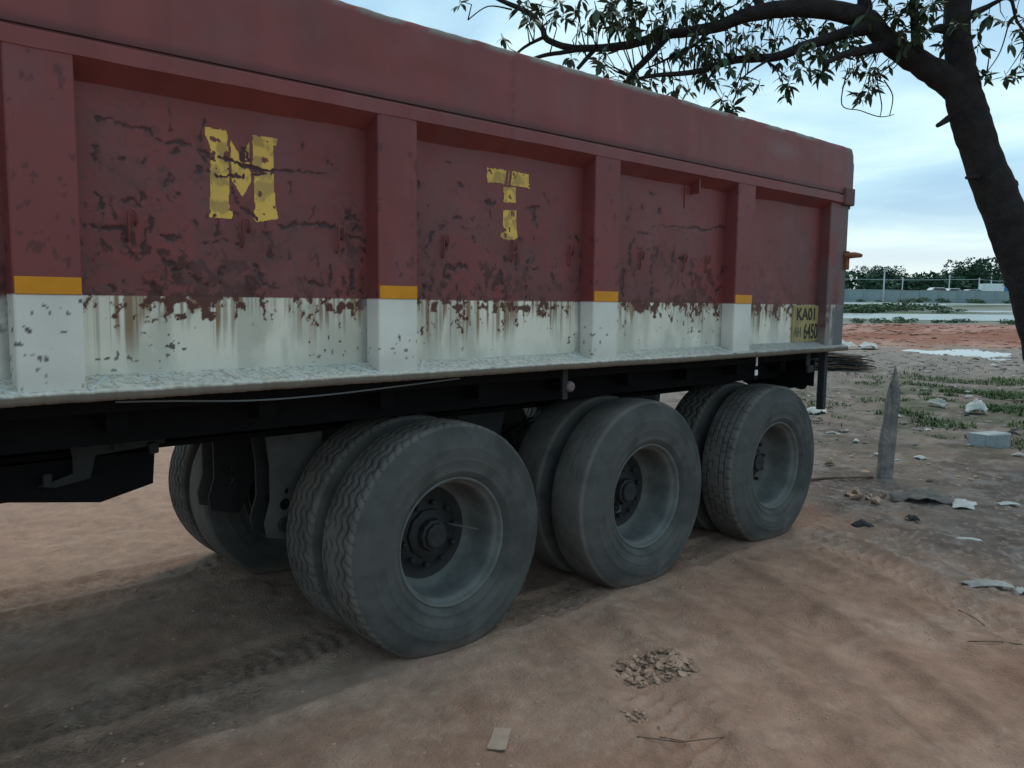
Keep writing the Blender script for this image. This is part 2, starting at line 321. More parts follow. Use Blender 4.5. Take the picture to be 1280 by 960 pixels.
# ================================================================= TRAILER
ZT, ZL, ZW, ZB = 2.63, 2.315, 1.552, 1.24
SP, PW, XP = 1.2365, .185, -3.029
YF, YP = -.05, .035
POSTS = [XP+SP*k for k in range(-4, 4)]; XF, XR = POSTS[0], 2.092
S1 = [([(-2.759,2.096),(-2.697,2.102),(-2.625,2.087),(-2.551,2.063),(-2.466,2.056),(-2.426,2.041)],0.0094),
 ([(-2.438,2.048),(-2.377,2.032),(-2.327,2.026),(-2.276,2.016),(-2.223,2.006)],0.0205),
 ([(-2.223,2.006),(-2.169,2.008),(-2.037,2.02),(-1.978,2.023)],0.0066),
 ([(-2.458,2.061),(-2.435,2.029),(-2.415,2.007)],0.0125),
 ([(-2.42,1.971),(-2.379,1.964),(-2.294,1.973)],0.0143),
 ([(-2.294,1.969),(-2.178,1.998)],0.0057),
 ([(-2.288,2.051),(-2.287,2.05)],0.0375),
 ([(-2.452,1.977),(-2.451,1.976)],0.0331),
 ([(-2.522,2.031),(-2.52,2.032)],0.0216),
 ([(-2.723,1.849),(-2.723,1.848)],0.0148),
 ([(-2.806,1.765),(-2.758,1.765),(-2.701,1.769)],0.0146),
 ([(-2.614,1.759),(-2.522,1.75)],0.0084),
 ([(-2.698,1.765),(-2.692,1.72),(-2.646,1.677),(-2.63,1.724),(-2.628,1.77)],0.0105),
 ([(-2.684,1.849),(-2.648,1.844),(-2.632,1.883)],0.018),
 ([(-2.443,1.738),(-2.385,1.746),(-2.317,1.733)],0.0096),
 ([(-2.154,1.81),(-2.088,1.828),(-1.99,1.831),(-1.909,1.818),(-1.793,1.78)],0.0111),
 ([(-1.856,1.858),(-1.819,1.843)],0.0563),
 ([(-2.533,2.154),(-2.532,2.07)],0.0069),
 ([(-2.779,2.014),(-2.771,1.972)],0.0145),
 ([(-2.768,1.863),(-2.752,1.82)],0.0176),
 ([(-2.708,1.98),(-2.651,1.968)],0.0111),
 ([(-2.567,1.92),(-2.547,1.945)],0.0184),
 ([(-2.548,1.907),(-2.525,1.901)],0.0077),
 ([(-2.329,1.929),(-2.297,1.866),(-2.245,1.821)],0.0195),
 ([(-2.201,1.773),(-2.202,1.689)],0.0254),
 ([(-2.399,1.818),(-2.392,1.766)],0.0242),
 ([(-2.37,1.657),(-2.405,1.59)],0.0213),
 ([(-2.502,1.644),(-2.438,1.606),(-2.388,1.599)],0.0191),
 ([(-2.563,1.665),(-2.533,1.643)],0.025),
 ([(-2.283,1.685),(-2.239,1.653),(-2.231,1.603)],0.0184),
 ([(-2.114,1.967),(-2.105,1.917)],0.0077),
 ([(-1.949,2.056),(-1.943,2.054)],0.0211),
 ([(-1.869,1.657),(-1.859,1.593)],0.0238),
 ([(-1.952,1.672),(-1.953,1.6)],0.0117),
 ([(-1.81,1.65),(-1.811,1.575)],0.0204),
 ([(-2.091,1.623),(-1.993,1.599)],0.0158),
 ([(-2.603,1.609),(-2.59,1.547)],0.0187),
 ([(-2.75,1.59),(-2.737,1.561)],0.015),
 ([(-2.699,1.614),(-2.705,1.561)],0.0083),
 ([(-2.605,1.81),(-2.607,1.779)],0.0199),
 ([(-2.465,1.801),(-2.458,1.781)],0.0111),
 ([(-2.064,2.114),(-2.059,2.106)],0.0103),
 ([(-2.621,1.99),(-2.626,1.967)],0.0091),
 ([(-2.809,1.67),(-2.799,1.663)],0.0132),
 ([(-2.79,1.645),(-2.765,1.646)],0.0089),
 ([(-1.889,1.738),(-1.895,1.693)],0.0109),
 ([(-2.424,2.148),(-2.437,2.083)],0.0125)]
S2 = [([(-1.407,1.874),(-1.484,1.827),(-1.517,1.75)],0.0138),
 ([(-1.407,1.809),(-1.407,1.732),(-1.402,1.647)],0.0123),
 ([(-1.377,1.694),(-1.296,1.689)],0.0312),
 ([(-0.825,2.065),(-0.787,2.017)],0.0152),
 ([(-0.883,1.984),(-0.882,1.933)],0.0252),
 ([(-0.941,1.979),(-0.853,1.99)],0.01),
 ([(-1.174,1.983),(-1.136,1.978)],0.0239),
 ([(-1.152,1.953),(-1.152,1.921)],0.0144),
 ([(-1.331,2.039),(-1.325,2.035)],0.0216),
 ([(-1.542,2.032),(-1.537,2.025)],0.0192),
 ([(-0.558,1.725),(-0.568,1.607)],0.0162),
 ([(-0.541,1.851),(-0.54,1.798)],0.0143),
 ([(-0.49,1.927),(-0.487,1.918)],0.0306),
 ([(-1.54,1.741),(-1.54,1.65)],0.0181),
 ([(-1.256,1.834),(-1.246,1.787)],0.0111),
 ([(-0.995,1.767),(-0.994,1.683)],0.0183),
 ([(-0.925,1.736),(-0.924,1.686)],0.0093),
 ([(-1.337,1.609),(-1.336,1.562)],0.0174),
 ([(-1.522,1.613),(-1.517,1.552)],0.0198),
 ([(-1.036,2.235),(-0.979,2.23)],0.0129),
 ([(-1.262,1.903),(-1.236,1.918)],0.0079),
 ([(-1.387,1.639),(-1.377,1.663)],0.0187),
 ([(-1.073,1.747),(-1.062,1.723)],0.0148),
 ([(-0.889,1.704),(-0.848,1.705)],0.0085),
 ([(-0.738,2.03),(-0.732,2.032)],0.0172),
 ([(-1.368,1.9),(-1.328,1.903)],0.0108),
 ([(-1.328,1.907),(-1.324,1.904)],0.0202),
 ([(-0.601,1.861),(-0.581,1.858)],0.0177),
 ([(-1.474,1.637),(-1.484,1.599)],0.0169),
 ([(-1.394,2.131),(-1.369,2.131)],0.0076),
 ([(-1.095,1.68),(-1.072,1.631)],0.0164),
 ([(-1.223,1.612),(-1.212,1.555)],0.0177),
 ([(-0.935,1.635),(-0.934,1.567)],0.017)]
S3 = [([(0.004,1.961),(0.221,1.967),(0.488,1.98),(0.719,2.016)],0.0093),
 ([(-0.196,2.042),(-0.212,1.982)],0.0161),
 ([(0.042,2.048),(0.055,2.035)],0.0241),
 ([(-0.099,2.048),(-0.089,2.042)],0.0164),
 ([(-0.248,1.93),(-0.213,1.928)],0.0179),
 ([(-0.168,1.872),(-0.195,1.816),(-0.189,1.744)],0.0163),
 ([(-0.24,1.715),(-0.235,1.579)],0.0289),
 ([(0.04,1.837),(0.035,1.781)],0.0122),
 ([(-0.001,1.742),(-0.007,1.704)],0.0141),
 ([(-0.134,1.92),(-0.009,1.909)],0.0073),
 ([(0.173,1.825),(0.175,1.777)],0.0124),
 ([(-0.013,1.657),(-0.001,1.572)],0.0207),
 ([(-0.165,1.71),(-0.159,1.705)],0.0238),
 ([(0.669,1.652),(0.616,1.62)],0.0145),
 ([(-0.138,1.833),(-0.035,1.835)],0.011),
 ([(-0.041,2.13),(0.011,2.135)],0.0082),
 ([(0.23,1.799),(0.279,1.806)],0.0135),
 ([(0.3,1.713),(0.366,1.725)],0.0196)]
TRUNK = [(5.89,-0.678,-0.063,0.408),(5.864,-0.621,0.186,0.3452),(5.825,-0.543,0.498,0.306),(5.76,-0.432,0.887,0.2825),(5.693,-0.299,1.432,0.2589),(5.61,-0.161,1.899,0.2432),(5.513,-0.015,2.326,0.2275),(5.401,0.149,2.793,0.2119),(5.31,0.289,3.22,0.2079),(5.249,0.391,3.57,0.204),(5.239,0.457,3.999,0.1648),(5.25,0.5,4.39,0.1569),(5.322,0.519,5.015,0.1491),(5.55,0.56,5.85,0.1271),(5.868,0.544,6.865,0.0804),(6.1,0.609,7.903,0.0407)]
LIMBS = [[(5.292,0.357,3.61,0.1883),(5.067,0.56,3.804,0.1644),(4.797,0.789,3.994,0.1404),(4.573,0.949,4.176,0.1278),(4.466,1.064,4.313,0.124),(4.155,1.357,4.401,0.1085),(3.768,1.773,4.39,0.0936),(3.48,2.084,4.255,0.0745),(3.257,2.348,4.213,0.0632),(3.15,2.511,4.195,0.0596),(2.894,2.797,4.104,0.052),(2.599,3.132,4.099,0.0442),(2.437,3.359,4.192,0.0405),(2.432,3.45,4.337,0.0366),(2.333,3.561,4.489,0.0326),(2.169,3.795,4.626,0.0262),(1.998,4.041,4.806,0.0165)],
 [(2.694,3.046,4.1,0.0322),(2.482,3.23,4.049,0.0257),(2.325,3.367,4.007,0.0225),(2.116,3.542,3.9,0.0161)],
 [(2.378,3.346,4.208,0.0201),(2.261,3.442,4.134,0.0177),(2.166,3.516,4.045,0.0145),(2.12,3.547,3.964,0.008)],
 [(2.754,2.992,4.101,0.0281),(2.604,3.099,3.891,0.0201)],
 [(3.215,2.453,4.204,0.0477),(2.973,2.502,3.951,0.0392),(2.848,2.594,3.793,0.0314),(2.781,2.636,3.651,0.0157)],
 [(4.508,1.017,4.252,0.0852),(4.214,1.133,4.139,0.065),(3.905,1.328,4.013,0.0532),(3.62,1.5,3.881,0.0453),(3.344,1.746,3.847,0.0378),(3.04,2.005,3.73,0.0302),(2.827,2.263,3.71,0.0228),(2.713,2.431,3.684,0.0153)],
 [(4.653,0.863,4.077,0.0775),(4.274,0.919,3.958,0.0529),(3.905,0.967,3.849,0.0368),(3.666,1.032,3.73,0.0218)],
 [(4.476,1.052,4.298,0.0775),(4.359,1.086,4.765,0.0612),(4.007,1.211,5.347,0.0373),(3.627,1.348,5.822,0.0218)],
 [(3.797,1.747,4.39,0.0546),(3.809,1.994,4.797,0.0437),(3.75,2.4,5.4,0.0326),(3.589,2.747,5.894,0.0165)],
 [(4.897,0.688,3.918,0.0624),(4.618,0.651,4.278,0.0453),(4.367,0.525,4.678,0.029),(4.086,0.582,5.224,0.0141)],
 [(5.283,0.465,4.351,0.0628),(5.477,0.307,4.486,0.0314),(5.524,0.135,4.529,0.0232),(5.568,0.064,4.299,0.017),(5.597,-0.135,4.022,0.0115)],
 [(5.4,0.134,2.676,0.0785),(5.766,-0.044,2.812,0.0636),(6.194,-0.233,3.272,0.0483),(6.534,-0.444,3.996,0.0322)],
 [(5.334,0.508,5.015,0.0942),(6.051,0.108,5.857,0.0636),(6.664,-0.393,6.261,0.0318)],
 [(5.073,0.456,3.378,0.039),(4.881,0.482,3.285,0.0231)],
 [(5.159,0.495,4.247,0.0702),(4.924,0.568,4.211,0.0462),(4.835,0.576,4.179,0.023)],
 [(3.456,2.105,4.246,0.0275),(3.33,2.197,4.089,0.0196),(3.16,2.335,3.969,0.0157),(2.979,2.484,3.857,0.0078)],
 [(5.193,0.203,2.799,0.0387),(5.003,0.237,2.782,0.0191)],
 [(3.925,0.933,3.725,0.0074),(3.862,0.945,3.395,0.0059),(3.984,0.827,3.338,0.0051),(4.117,0.699,3.282,0.0051),(4.216,0.612,3.305,0.0037)],
 [(4.214,0.801,3.683,0.0075),(4.237,0.745,3.424,0.006),(4.219,0.745,3.305,0.0045)],
 [(4.267,0.748,3.646,0.0075),(4.319,0.681,3.499,0.006),(4.286,0.686,3.313,0.0045)],
 [(2.219,3.666,4.512,0.0122),(2.04,3.833,4.542,0.0081),(1.881,3.958,4.402,0.0073)],
 [(5.512,0.118,4.321,0.0077),(5.425,0.155,4.011,0.0062),(5.296,0.241,3.778,0.0046)],
 [(3.656,1.473,3.919,0.0189),(3.359,1.58,3.722,0.0112),(3.271,1.647,3.632,0.0075)],
 [(3.23,1.845,3.823,0.0166),(3.05,1.847,3.629,0.0112),(3.014,1.861,3.495,0.0075)]]
CLUST = [(1.603,3.739,4.436),(2.017,3.58,4.166),(2.717,3.171,4.305),(2.644,3.402,4.603),(2.673,3.381,4.47),(2.81,3.159,4.37),(2.904,2.924,4.561),(2.846,2.713,4.364),(2.815,2.488,4.392),(2.783,2.265,4.227),(2.403,2.426,4.078),(2.759,2.065,4.293),(2.889,1.979,4.232),(2.58,2.384,4.115),(3.227,2.043,4.328),(3.512,2.061,4.49),(3.779,2.046,4.344),(3.486,2.514,4.403),(4.223,1.955,4.392),(4.471,1.736,4.389),(4.033,2.02,4.301),(4.143,1.722,4.227),(3.181,2.324,4.031),(3.12,2.118,3.99),(3.134,1.871,3.896),(3.117,1.727,3.819),(3.25,1.522,3.569),(3.32,1.564,3.926),(3.654,1.376,3.622),(3.9,1.394,3.738),(4.154,1.437,3.87),(4.397,1.494,4.138),(4.168,1.897,4.224),(4.759,1.434,4.058),(4.842,1.335,3.975),(4.858,1.17,3.717),(4.747,1.086,3.838),(4.683,0.903,3.889),(4.625,0.744,4.193),(4.509,0.614,4.028),(4.462,0.526,4.056),(4.501,0.48,4.224),(4.481,0.583,4.301),(4.2,0.962,3.981),(4.173,1.225,4.017),(3.44,2.125,3.868),(3.372,2.406,3.754),(3.588,2.388,3.806),(3.842,2.217,3.669),(3.891,2.132,3.583),(3.699,2.205,3.816),(3.087,2.534,3.703),(2.85,2.493,3.683),(2.65,2.428,3.701),(2.367,2.482,3.709),(2.259,2.466,3.742),(4.68,0.312,4.14),(4.995,0.131,4.24),(5.067,0.215,4.001),(5.277,0.234,3.774),(5.712,0.146,4.145),(5.952,0.135,3.999),(5.975,0.259,3.902),(6.137,0.261,4.555),(6.166,0.163,4.364),(2.707,3.112,4.102),(2.138,3.457,4.471),(2.15,3.183,4.405),(1.928,3.113,4.211),(2.651,2.25,4.078),(2.7,2.104,4.098),(3.778,1.095,3.836),(3.693,1.291,3.931),(4.522,0.782,4.288),(4.661,0.926,4.467),(4.712,1.085,4.1),(5.353,0.79,4.601),(4.455,1.733,4.503),(4.781,1.461,4.355),(4.263,1.896,4.576),(3.915,2.05,4.57),(5.204,0.591,4.097),(4.293,1.109,3.719),(3.323,1.781,3.959),(2.966,1.939,4.062),(2.24,2.532,4.236),(2.113,2.664,4.217),(2.01,2.873,4.172),(2.487,2.653,4.23),(4.162,1.331,3.812),(4.643,1.166,3.949),(4.11,1.874,4.081),(3.092,2.907,3.955),(3.353,2.702,3.989)]
LET_M = [[(-2.425,2.125),(-2.344,2.125),(-2.342,1.95),(-2.344,1.856),(-2.333,1.85),(-2.334,1.822),(-2.424,1.822),(-2.415,1.842),(-2.411,2.009),(-2.407,2.051),(-2.423,2.099)],
 [(-2.256,2.123),(-2.161,2.124),(-2.163,2.096),(-2.175,2.093),(-2.175,1.905),(-2.161,1.835),(-2.251,1.818),(-2.266,1.847),(-2.255,1.868),(-2.254,1.985),(-2.258,2.028)],
 [(-2.337,2.103),(-2.304,2.05),(-2.266,2.1),(-2.266,2.027),(-2.262,1.958),(-2.298,1.898),(-2.333,1.951),(-2.338,2.018)]]
LET_T = [[(-1.18,2.137),(-1.062,2.137),(-1.075,2.071),(-1.159,2.072),(-1.168,2.06),(-1.178,2.075)],[(-1.05,2.137),(-1.042,2.137),(-1.053,2.071),(-1.062,2.071)],[(-1.03,2.137),(-.923,2.136),(-.917,2.061),(-.932,2.069),(-1.041,2.07)],
 [(-1.082,2.062),(-1.003,2.067),(-1.005,1.996),(-1.081,1.99)],[(-1.084,1.958),(-1.001,1.968),(-.998,1.885),(-.989,1.841),(-1.009,1.828),(-1.076,1.826),(-1.098,1.84),(-1.092,1.857),(-1.063,1.871),(-1.083,1.884)]]
RED = np.array([.190, .046, .043])
def stroke_mask(x, z, strokes):
    m = np.zeros_like(x); wob = fbm(x*60, z*60, 3, 70); gap = fbm(x*30, z*30, 4, 71, .6)
    x, z = x+.030*(fbm(x*16, z*16, 3, 76)-.5)+.012*(fbm(x*60, z*60, 2, 78)-.5), z+.030*(fbm(x*16, z*16, 3, 77)-.5)+.012*(fbm(x*60, z*60, 2, 79)-.5)
    for pts, w in strokes:
        P = np.array(pts); lo = P.min(0)-w*2; hi = P.max(0)+w*2
        s = np.where((x > lo[0]) & (x < hi[0]) & (z > lo[1]) & (z < hi[1]))[0]
        if not len(s): continue
        d = np.full(len(s), 9.)
        for a, b in zip(P, P[1:]):
            ab = b-a; t = np.clip(((x[s]-a[0])*ab[0]+(z[s]-a[1])*ab[1])/(ab@ab+1e-12), 0, 1)
            d = np.minimum(d, np.hypot(x[s]-a[0]-t*ab[0], z[s]-a[1]-t*ab[1]))
        ww = w*.5*np.clip(.25+3.2*(wob[s]-.28), .12, 2.0); k = 1-sst(ww*.55, ww*1.1+.0015, d)
        m[s] = np.maximum(m[s], k*((.15 if w > .014 or len(pts) < 4 else .7)+(.85 if w > .014 or len(pts) < 4 else .3)*sst(.36, .47, gap[s])))
    return m
def paint(x, z, strokes=(), dens=1., clean=False, edge_r=None, edge_l=None):
    """Base colour of the weathered two-tone paint at (x, z) of a vertical plate."""
    n = fbm(x*3, z*3, 4, 80); C = np.tile(RED, (len(x), 1))*(1+.30*(n-.5))[:, None]
    C = mixc(C, np.array([.175, .062, .062]), sst(.5, .75, fbm(x*7, z*4, 4, 81))*.55)
    if not clean:
        lowz = sst(2.15, 1.58, z) if False else 1-sst(1.58, 2.15, z)
        v = fbm(x*34+3*fbm(z*9, x*9, 2, 86), z*24, 5, 82, .6); bigm = fbm(x*5, z*5, 3, 83)
        sc1 = sst(.60, .66, v*.72+bigm*.36*lowz+.05*lowz)*dens
        C = mixc(C, np.array([.050, .014, .012]), sc1*.9)
        v2 = fbm(x*60+z*25, z*30, 3, 84); C = mixc(C, np.array([.125, .055, .05]), sst(.68, .74, v2+.05*lowz)*.6*dens)
        # grey rubbed haze around hooks and along the foot
        C = mixc(C, np.array([.125, .050, .048]), sst(.5, .7, fbm(x*6+3, z*6, 3, 85)*.75+.25*lowz)*.5)
        if len(strokes):
            sm = stroke_mask(x, z, strokes); C = mixc(C, np.array([.042, .017, .017]), sm*.92)
            C = mixc(C, np.array([.10, .032, .028]), sst(.0, .5, stroke_mask(x, z, [(q_, w_*2.6) for q_, w_ in strokes]))*(1-sm)*.35)
        sc3 = 1-sst(.004, .010, np.abs(fbm(x*8+3*z, z*6-x, 3, 87)-.5)); C = mixc(C, np.array([.10, .04, .036]), sc3*sst(.5, .62, fbm(x*4, z*4, 2, 89))*.6)
    else:
        C = mixc(C, np.array([.06, .022, .022]), sst(.72, .77, fbm(x*40, z*25, 4, 88))*.6)
    # white band
    zw = ZW+.002*(fbm(x*60, z*0, 2, 90)-.5)
    wb = 1-sst(-.0015, .0015, z-zw); base = np.array([.66, .63, .565]) if clean else np.array([.71, .655, .545])
    Wc = np.tile(base, (len(x), 1))*(1+.16*(fbm(x*5, z*5, 4, 91)-.5))[:, None]
    d = ZW-z
    if not clean:
        Wc = mixc(Wc, np.array([.42, .40, .33]), sst(.42, .7, fbm(x*9, z*3, 4, 92))*.7)
        col = fbm(x*70, x*0, 3, 93); ln = .05+.30*vnoise(x*45, x*0, 94)*sst(.35, .6, fbm(x*6, x*0, 2, 95))
        st = sst(.46, .66, col)*(1-sst(.35, 1.0, d/ln))*sst(.25, .55, fbm(x*4, x*0, 3, 96)); Wc = mixc(Wc, np.array([.23, .14, .075]), st*.95)
        st2 = sst(.62, .78, fbm(x*120, x*0, 2, 97))*(1-sst(.3, 1., d/(ln*1.2+.03))); Wc = mixc(Wc, np.array([.17, .13, .10]), st2*.5)
        patch = fbm(x*38+.6*fbm(z*60, x*60, 2, 104), z*30, 5, 98, .58)*.80+fbm(x*11, x*0, 3, 99)*.30; thr = .575+1.35*np.maximum(d-.03, 0)**.85
        hal = sst(thr-.05, thr+.02, patch); Wc = mixc(Wc, np.array([.24, .12, .06]), hal*.6)
        rp = sst(thr, thr+.018, patch); Wc = mixc(Wc, np.array([.085, .024, .015]), rp*.95)
        C = mixc(C, np.array([.065, .020, .014]), sst(.61, .635, patch)*(1-sst(.0, .05, z-ZW))*(1-wb)*.8)
    ch = sst(.80, .815, fbm(x*62, z*54, 2, 100)-.13+.15*sst(.52, .72, fbm(x*6, z*6, 2, 101))); Wc = mixc(Wc, np.array([.05, .038, .034]), ch*.9)
    low = sst(.16, .26, d); Wc = mixc(Wc, np.array([.48, .47, .41]), low*.4)
    if edge_r is not None:
        e_ = 1-sst(.0, .055, edge_r-x+.03*(fbm(x*20, z*20, 3, 102)-.5)); Wc = mixc(Wc, np.array([.23, .235, .22]), e_*.8)
    return mixc(C, Wc, wb)
def crisp(o, a=24): o.data.set_sharp_from_angle(angle=R(a)); return o
TR = empty('tipper_trailer'); tag(TR, 'maroon and white tipper trailer with rusty panels and three rear axles of dual wheels', 'trailer')
def part(name, bm, mat, parent=TR, smooth=False): return link(name, bm, M[mat] if isinstance(mat, str) else mat, parent, smooth)
def inpoly(px, pz, poly):
    r = np.zeros(len(px), bool); n = len(poly)
    for i in range(n):
        x1, z1 = poly[i]; x2, z2 = poly[(i+1) % n]
        c = ((z1 > pz) != (z2 > pz)); r ^= c & (px < (x2-x1)*(pz-z1)/(z2-z1+1e-12)+x1)
    return r
def panel(x0, x1, st, step, dens=1., letters=None):
    xs = np.linspace(x0, x1, int((x1-x0)/step)+1); zs = np.linspace(1.275, 2.27, int(.995/step)+1)
    X, Z = np.meshgrid(xs, zs, indexing='ij'); x = X.ravel(); z = Z.ravel()
    C = paint(x, z, st, dens, edge_r=x1)
    dent = .020*(fbm(x*2.2, z*2.2, 3, 110)-.5)+.004*(fbm(x*9, z*9, 3, 111)-.5); fade = sst(0, .06, x-x0)*sst(0, .06, x1-x)
    if len(st): dent = dent+.003*stroke_mask(x, z, st)
    y = YP+dent*fade
    o = link('side_panel', grid_mesh('side_panel', np.stack([x, y, z], -1), len(xs), len(zs), C), M['body'], TR, smooth=True)
    if letters:
        nm = fbm(x*42, z*42, 4, 112); sm = stroke_mask(x, z, st)
        ins = np.zeros(len(x), bool); jx = x+.004*(fbm(x*50, z*50, 2, 113)-.5); jz = z+.004*(fbm(x*50, z*50, 2, 114)-.5)
        for pl in letters: ins |= inpoly(jx, jz, pl)
        ins &= ~(nm > .745); ins &= ~(sm > .55)
        I = ins.reshape(len(xs), len(zs)); keep = I[:-1, :-1] & I[1:, :-1] & I[:-1, 1:] & I[1:, 1:]
        yc = np.tile(np.array([.72, .43, .085]), (len(x), 1))*(1+.22*(fbm(x*12, z*12, 4, 115)-.5))[:, None]; yc = mixc(yc, np.array([.16, .10, .06]), sst(.5, .66, fbm(x*25, z*25, 4, 116))*.5)
        yc = mixc(yc, np.array([.07, .04, .03]), sm*.8)
        lo = link('letter', grid_mesh('letter', np.stack([x, y-.0016, z], -1), len(xs), len(zs), yc, keep), M['body'], o)
        lo['label'] = letters_label[len(letters)]
    return o
letters_label = {3: 'chipped yellow letter M', 5: 'chipped yellow letter T'}
HOOKX = {4: (-2.672, -2.292, -1.914), 5: (-1.41, -1.015, -.636), 6: (-.1, .28, .5)}
def hook(px, pz, parent):
    b = nb(); pts = [(px-.012, YP+.008, pz-.075), (px-.012, YP-.012, pz-.065), (px-.012, YP-.016, pz)]
    for k in range(6):
        a = math.pi-math.pi*k/5; pts.append((px+.012*math.cos(a), YP-.018, pz+.012+.016*math.sin(a)))
    pts.append((px+.013, YP-.012, pz-.01)); pts.append((px+.013, YP+.004, pz-.02))
    tube(b, pts, .0042, 6); return part('hook', b, 'red', parent, True)
for k in range(len(POSTS)):
    x0 = POSTS[k]+PW; x1 = POSTS[k+1] if k+1 < len(POSTS) else 1.835
    st, step, let = {4: (S1, .0032, LET_M), 5: (S2, .0036, LET_T), 6: (S3, .005, None), 7: ([], .007, None)}.get(k, ([], .012, None))
    po = panel(x0, x1, st, step, {7: .35, 6: .8}.get(k, 1.), let)
    for hx in HOOKX.get(k, ()): hook(hx, 1.80 if k < 6 else 1.80, po)
# posts
for k, px in enumerate(POSTS):
    st = .006 if k >= 4 else .02
    us = [YP+.012, YF]+[0]*0
    xs = np.linspace(px, px+PW, int(PW/st)+1); zs = np.linspace(1.232, 2.258, int(1.026/st)+1)
    # path across: left side -> front -> right side
    path = [(px, yy__) for yy__ in np.linspace(YP+.014, YF+.010, 12 if k >= 4 else 3)]+[(px+.0008, YF+.004)]+[(a, YF) for a in np.linspace(px+.005, px+PW-.005, len(xs))]+[(px+PW-.0008, YF+.004)]+[(px+PW, yy__) for yy__ in np.linspace(YF+.010, YP+.014, 12 if k >= 4 else 3)]
    path = np.array(path); nu = len(path); nv = len(zs)
    X = np.repeat(path[:, 0], nv); Y = np.repeat(path[:, 1], nv); Z = np.tile(zs, nu)
    C = paint(X+Y*.95, Z, clean=True)
    Y = Y+.003*(fbm(X*6, Z*4, 3, 120+k)-.5)
    po = crisp(link('post', grid_mesh('post', np.stack([X, Y, Z], -1), nu, nv, C), M['body'], TR, smooth=True))
    b = nb(); box(b, px+.004, px+PW-.004, YF-.0035, YF+.004, 1.5545, 1.605, .0015); part('reflector_strip', b, 'orange', po)
    b = nb(); bead = [(px+.0+.01*rnd.random()-.012, YP-.012-.002, z_) for z_ in np.linspace(1.3, 2.24, 40)]; tube(b, bead, [.006+.002*rnd.random() for _ in bead], 5); 
    part('weld_seam', b, 'red' , po, True) if False else b.free()
# rear corner post
xs = np.linspace(1.832, XR, 30); zs = np.linspace(1.25, 2.30, 130)
path = np.array([(1.832, YP+.01), (1.834, -.03)]+[(a, -.035) for a in xs[1:-1]]+[(XR, -.03), (XR, .08)]); nu, nv = len(path), len(zs)
X = np.repeat(path[:, 0], nv); Y = np.repeat(path[:, 1], nv); Z = np.tile(zs, nu)
C = paint(X, Z, (), .4); C = mixc(C, np.array([.125, .080, .080]), sst(.35, .65, fbm(X*8, Z*3, 4, 130)+.35*sst(1.92, 2.06, X))*.75)
C = mixc(C, np.array([.10, .10, .11]), (1-sst(1.50, 1.58, Z))*sst(1.87, 1.95, X+.05*(fbm(X*20, Z*20, 2, 131)-.5))*.85)
crisp(link('corner_post', grid_mesh('corner_post', np.stack([X, Y, Z], -1), nu, nv, C), M['body'], TR, smooth=True))
# top rail swept along the body
ns = 420; X1 = np.linspace(XF, XR+.002, ns)
prof = [(.060, 2.185), (.036, 2.203), (-.049, 2.254), (-.053, 2.256), (-.054, 2.303), (-.051, 2.306), (-.041, 2.308), (-.041, 2.315), (-.049, 2.317)]+[(-.050+.0*i, 2.33+.022*i) for i in range(1, 12)]+[(-.050, 2.60), (-.0495, 2.620), (-.046, 2.628), (-.040, 2.631), (.02, 2.630), (.085, 2.628), (.09, 2.60), (.09, 2.30)]
prof = np.array(prof); nv = len(prof); V = np.zeros((ns, nv, 3)); V[:, :, 0] = X1[:, None]; V[:, :, 1] = prof[None, :, 0]; V[:, :, 2] = prof[None, :, 1]
drop = np.where(X1 > XR-.04, .04-np.sqrt(np.maximum(.04**2-(X1-(XR-.04))**2, 0)), 0); edge = .016*(fbm(X1*2.6, X1*0, 4, 140)-.5)+.008*(fbm(X1*14, X1*0, 3, 141)-.5)
w_top = sst(2.50, 2.615, prof[:, 1]); w_edge = sst(2.600, 2.622, prof[:, 1]); V[:, :, 2] += (edge-drop)[:, None]*w_top[None, :]
bow = .012*(fbm(V[:, :, 0]*1.3, V[:, :, 2]*3, 3, 142)-.5)+.004*(fbm(V[:, :, 0]*6, V[:, :, 2]*8, 3, 143)-.5); V[:, :, 1] += bow*sst(2.32, 2.4, prof[:, 1])[None, :]
lipw = .004*(fbm(X1*8, X1*0, 3, 144)-.5); V[:, 2:6, 2] += lipw[:, None]
xx = V[:, :, 0].ravel(); zz = V[:, :, 2].ravel()
C = np.tile(RED*1.05, (len(xx), 1))*(1+.26*(fbm(xx*2, zz*5, 4, 145)-.5))[:, None]; C = mixc(C, np.array([.185, .068, .066]), sst(.5, .75, fbm(xx*6, zz*9, 4, 146))*.5)
C *= (1+.28*(fbm(xx*14, zz*1.2, 4, 149)-.5))[:, None]
for wxs in (-3.3, -1.1, .95): C = mixc(C, np.array([.10, .028, .026]), np.exp(-((xx-wxs-.006*np.sin(zz*90))/.006)**2)*.5)
C = mixc(C, np.array([.20, .21, .18]), np.repeat(w_edge[None, :], ns, 0).ravel()*sst(.36, .5, fbm(xx*9, zz*9, 4, 147))*.9)
C = mixc(C, np.array([.05, .02, .022]), np.tile((prof[:, 1] > 2.308) & (prof[:, 1] < 2.319), ns)*.7)
C = mixc(C, np.array([.22, .15, .145]), np.exp(-((xx-1.15)/.16)**2-((zz-2.5)/.05)**2)*sst(.3, .6, fbm(xx*10, zz*10, 3, 148))*.5)
C = mixc(C, np.array([.14, .085, .085]), sst(1.95, 2.03, xx)*.6)
rail = crisp(link('top_rail', grid_mesh('top_rail', V.reshape(-1, 3), ns, nv, C), M['body'], TR, smooth=True))
b = nb(); box(b, XR-.12, XR+.02, -.066, -.03, 2.24, 2.36, .012); box(b, XR+.004, XR+.035, -.03, .10, 2.22, 2.40, .012); part('hinge_bracket', b, 'reddust')
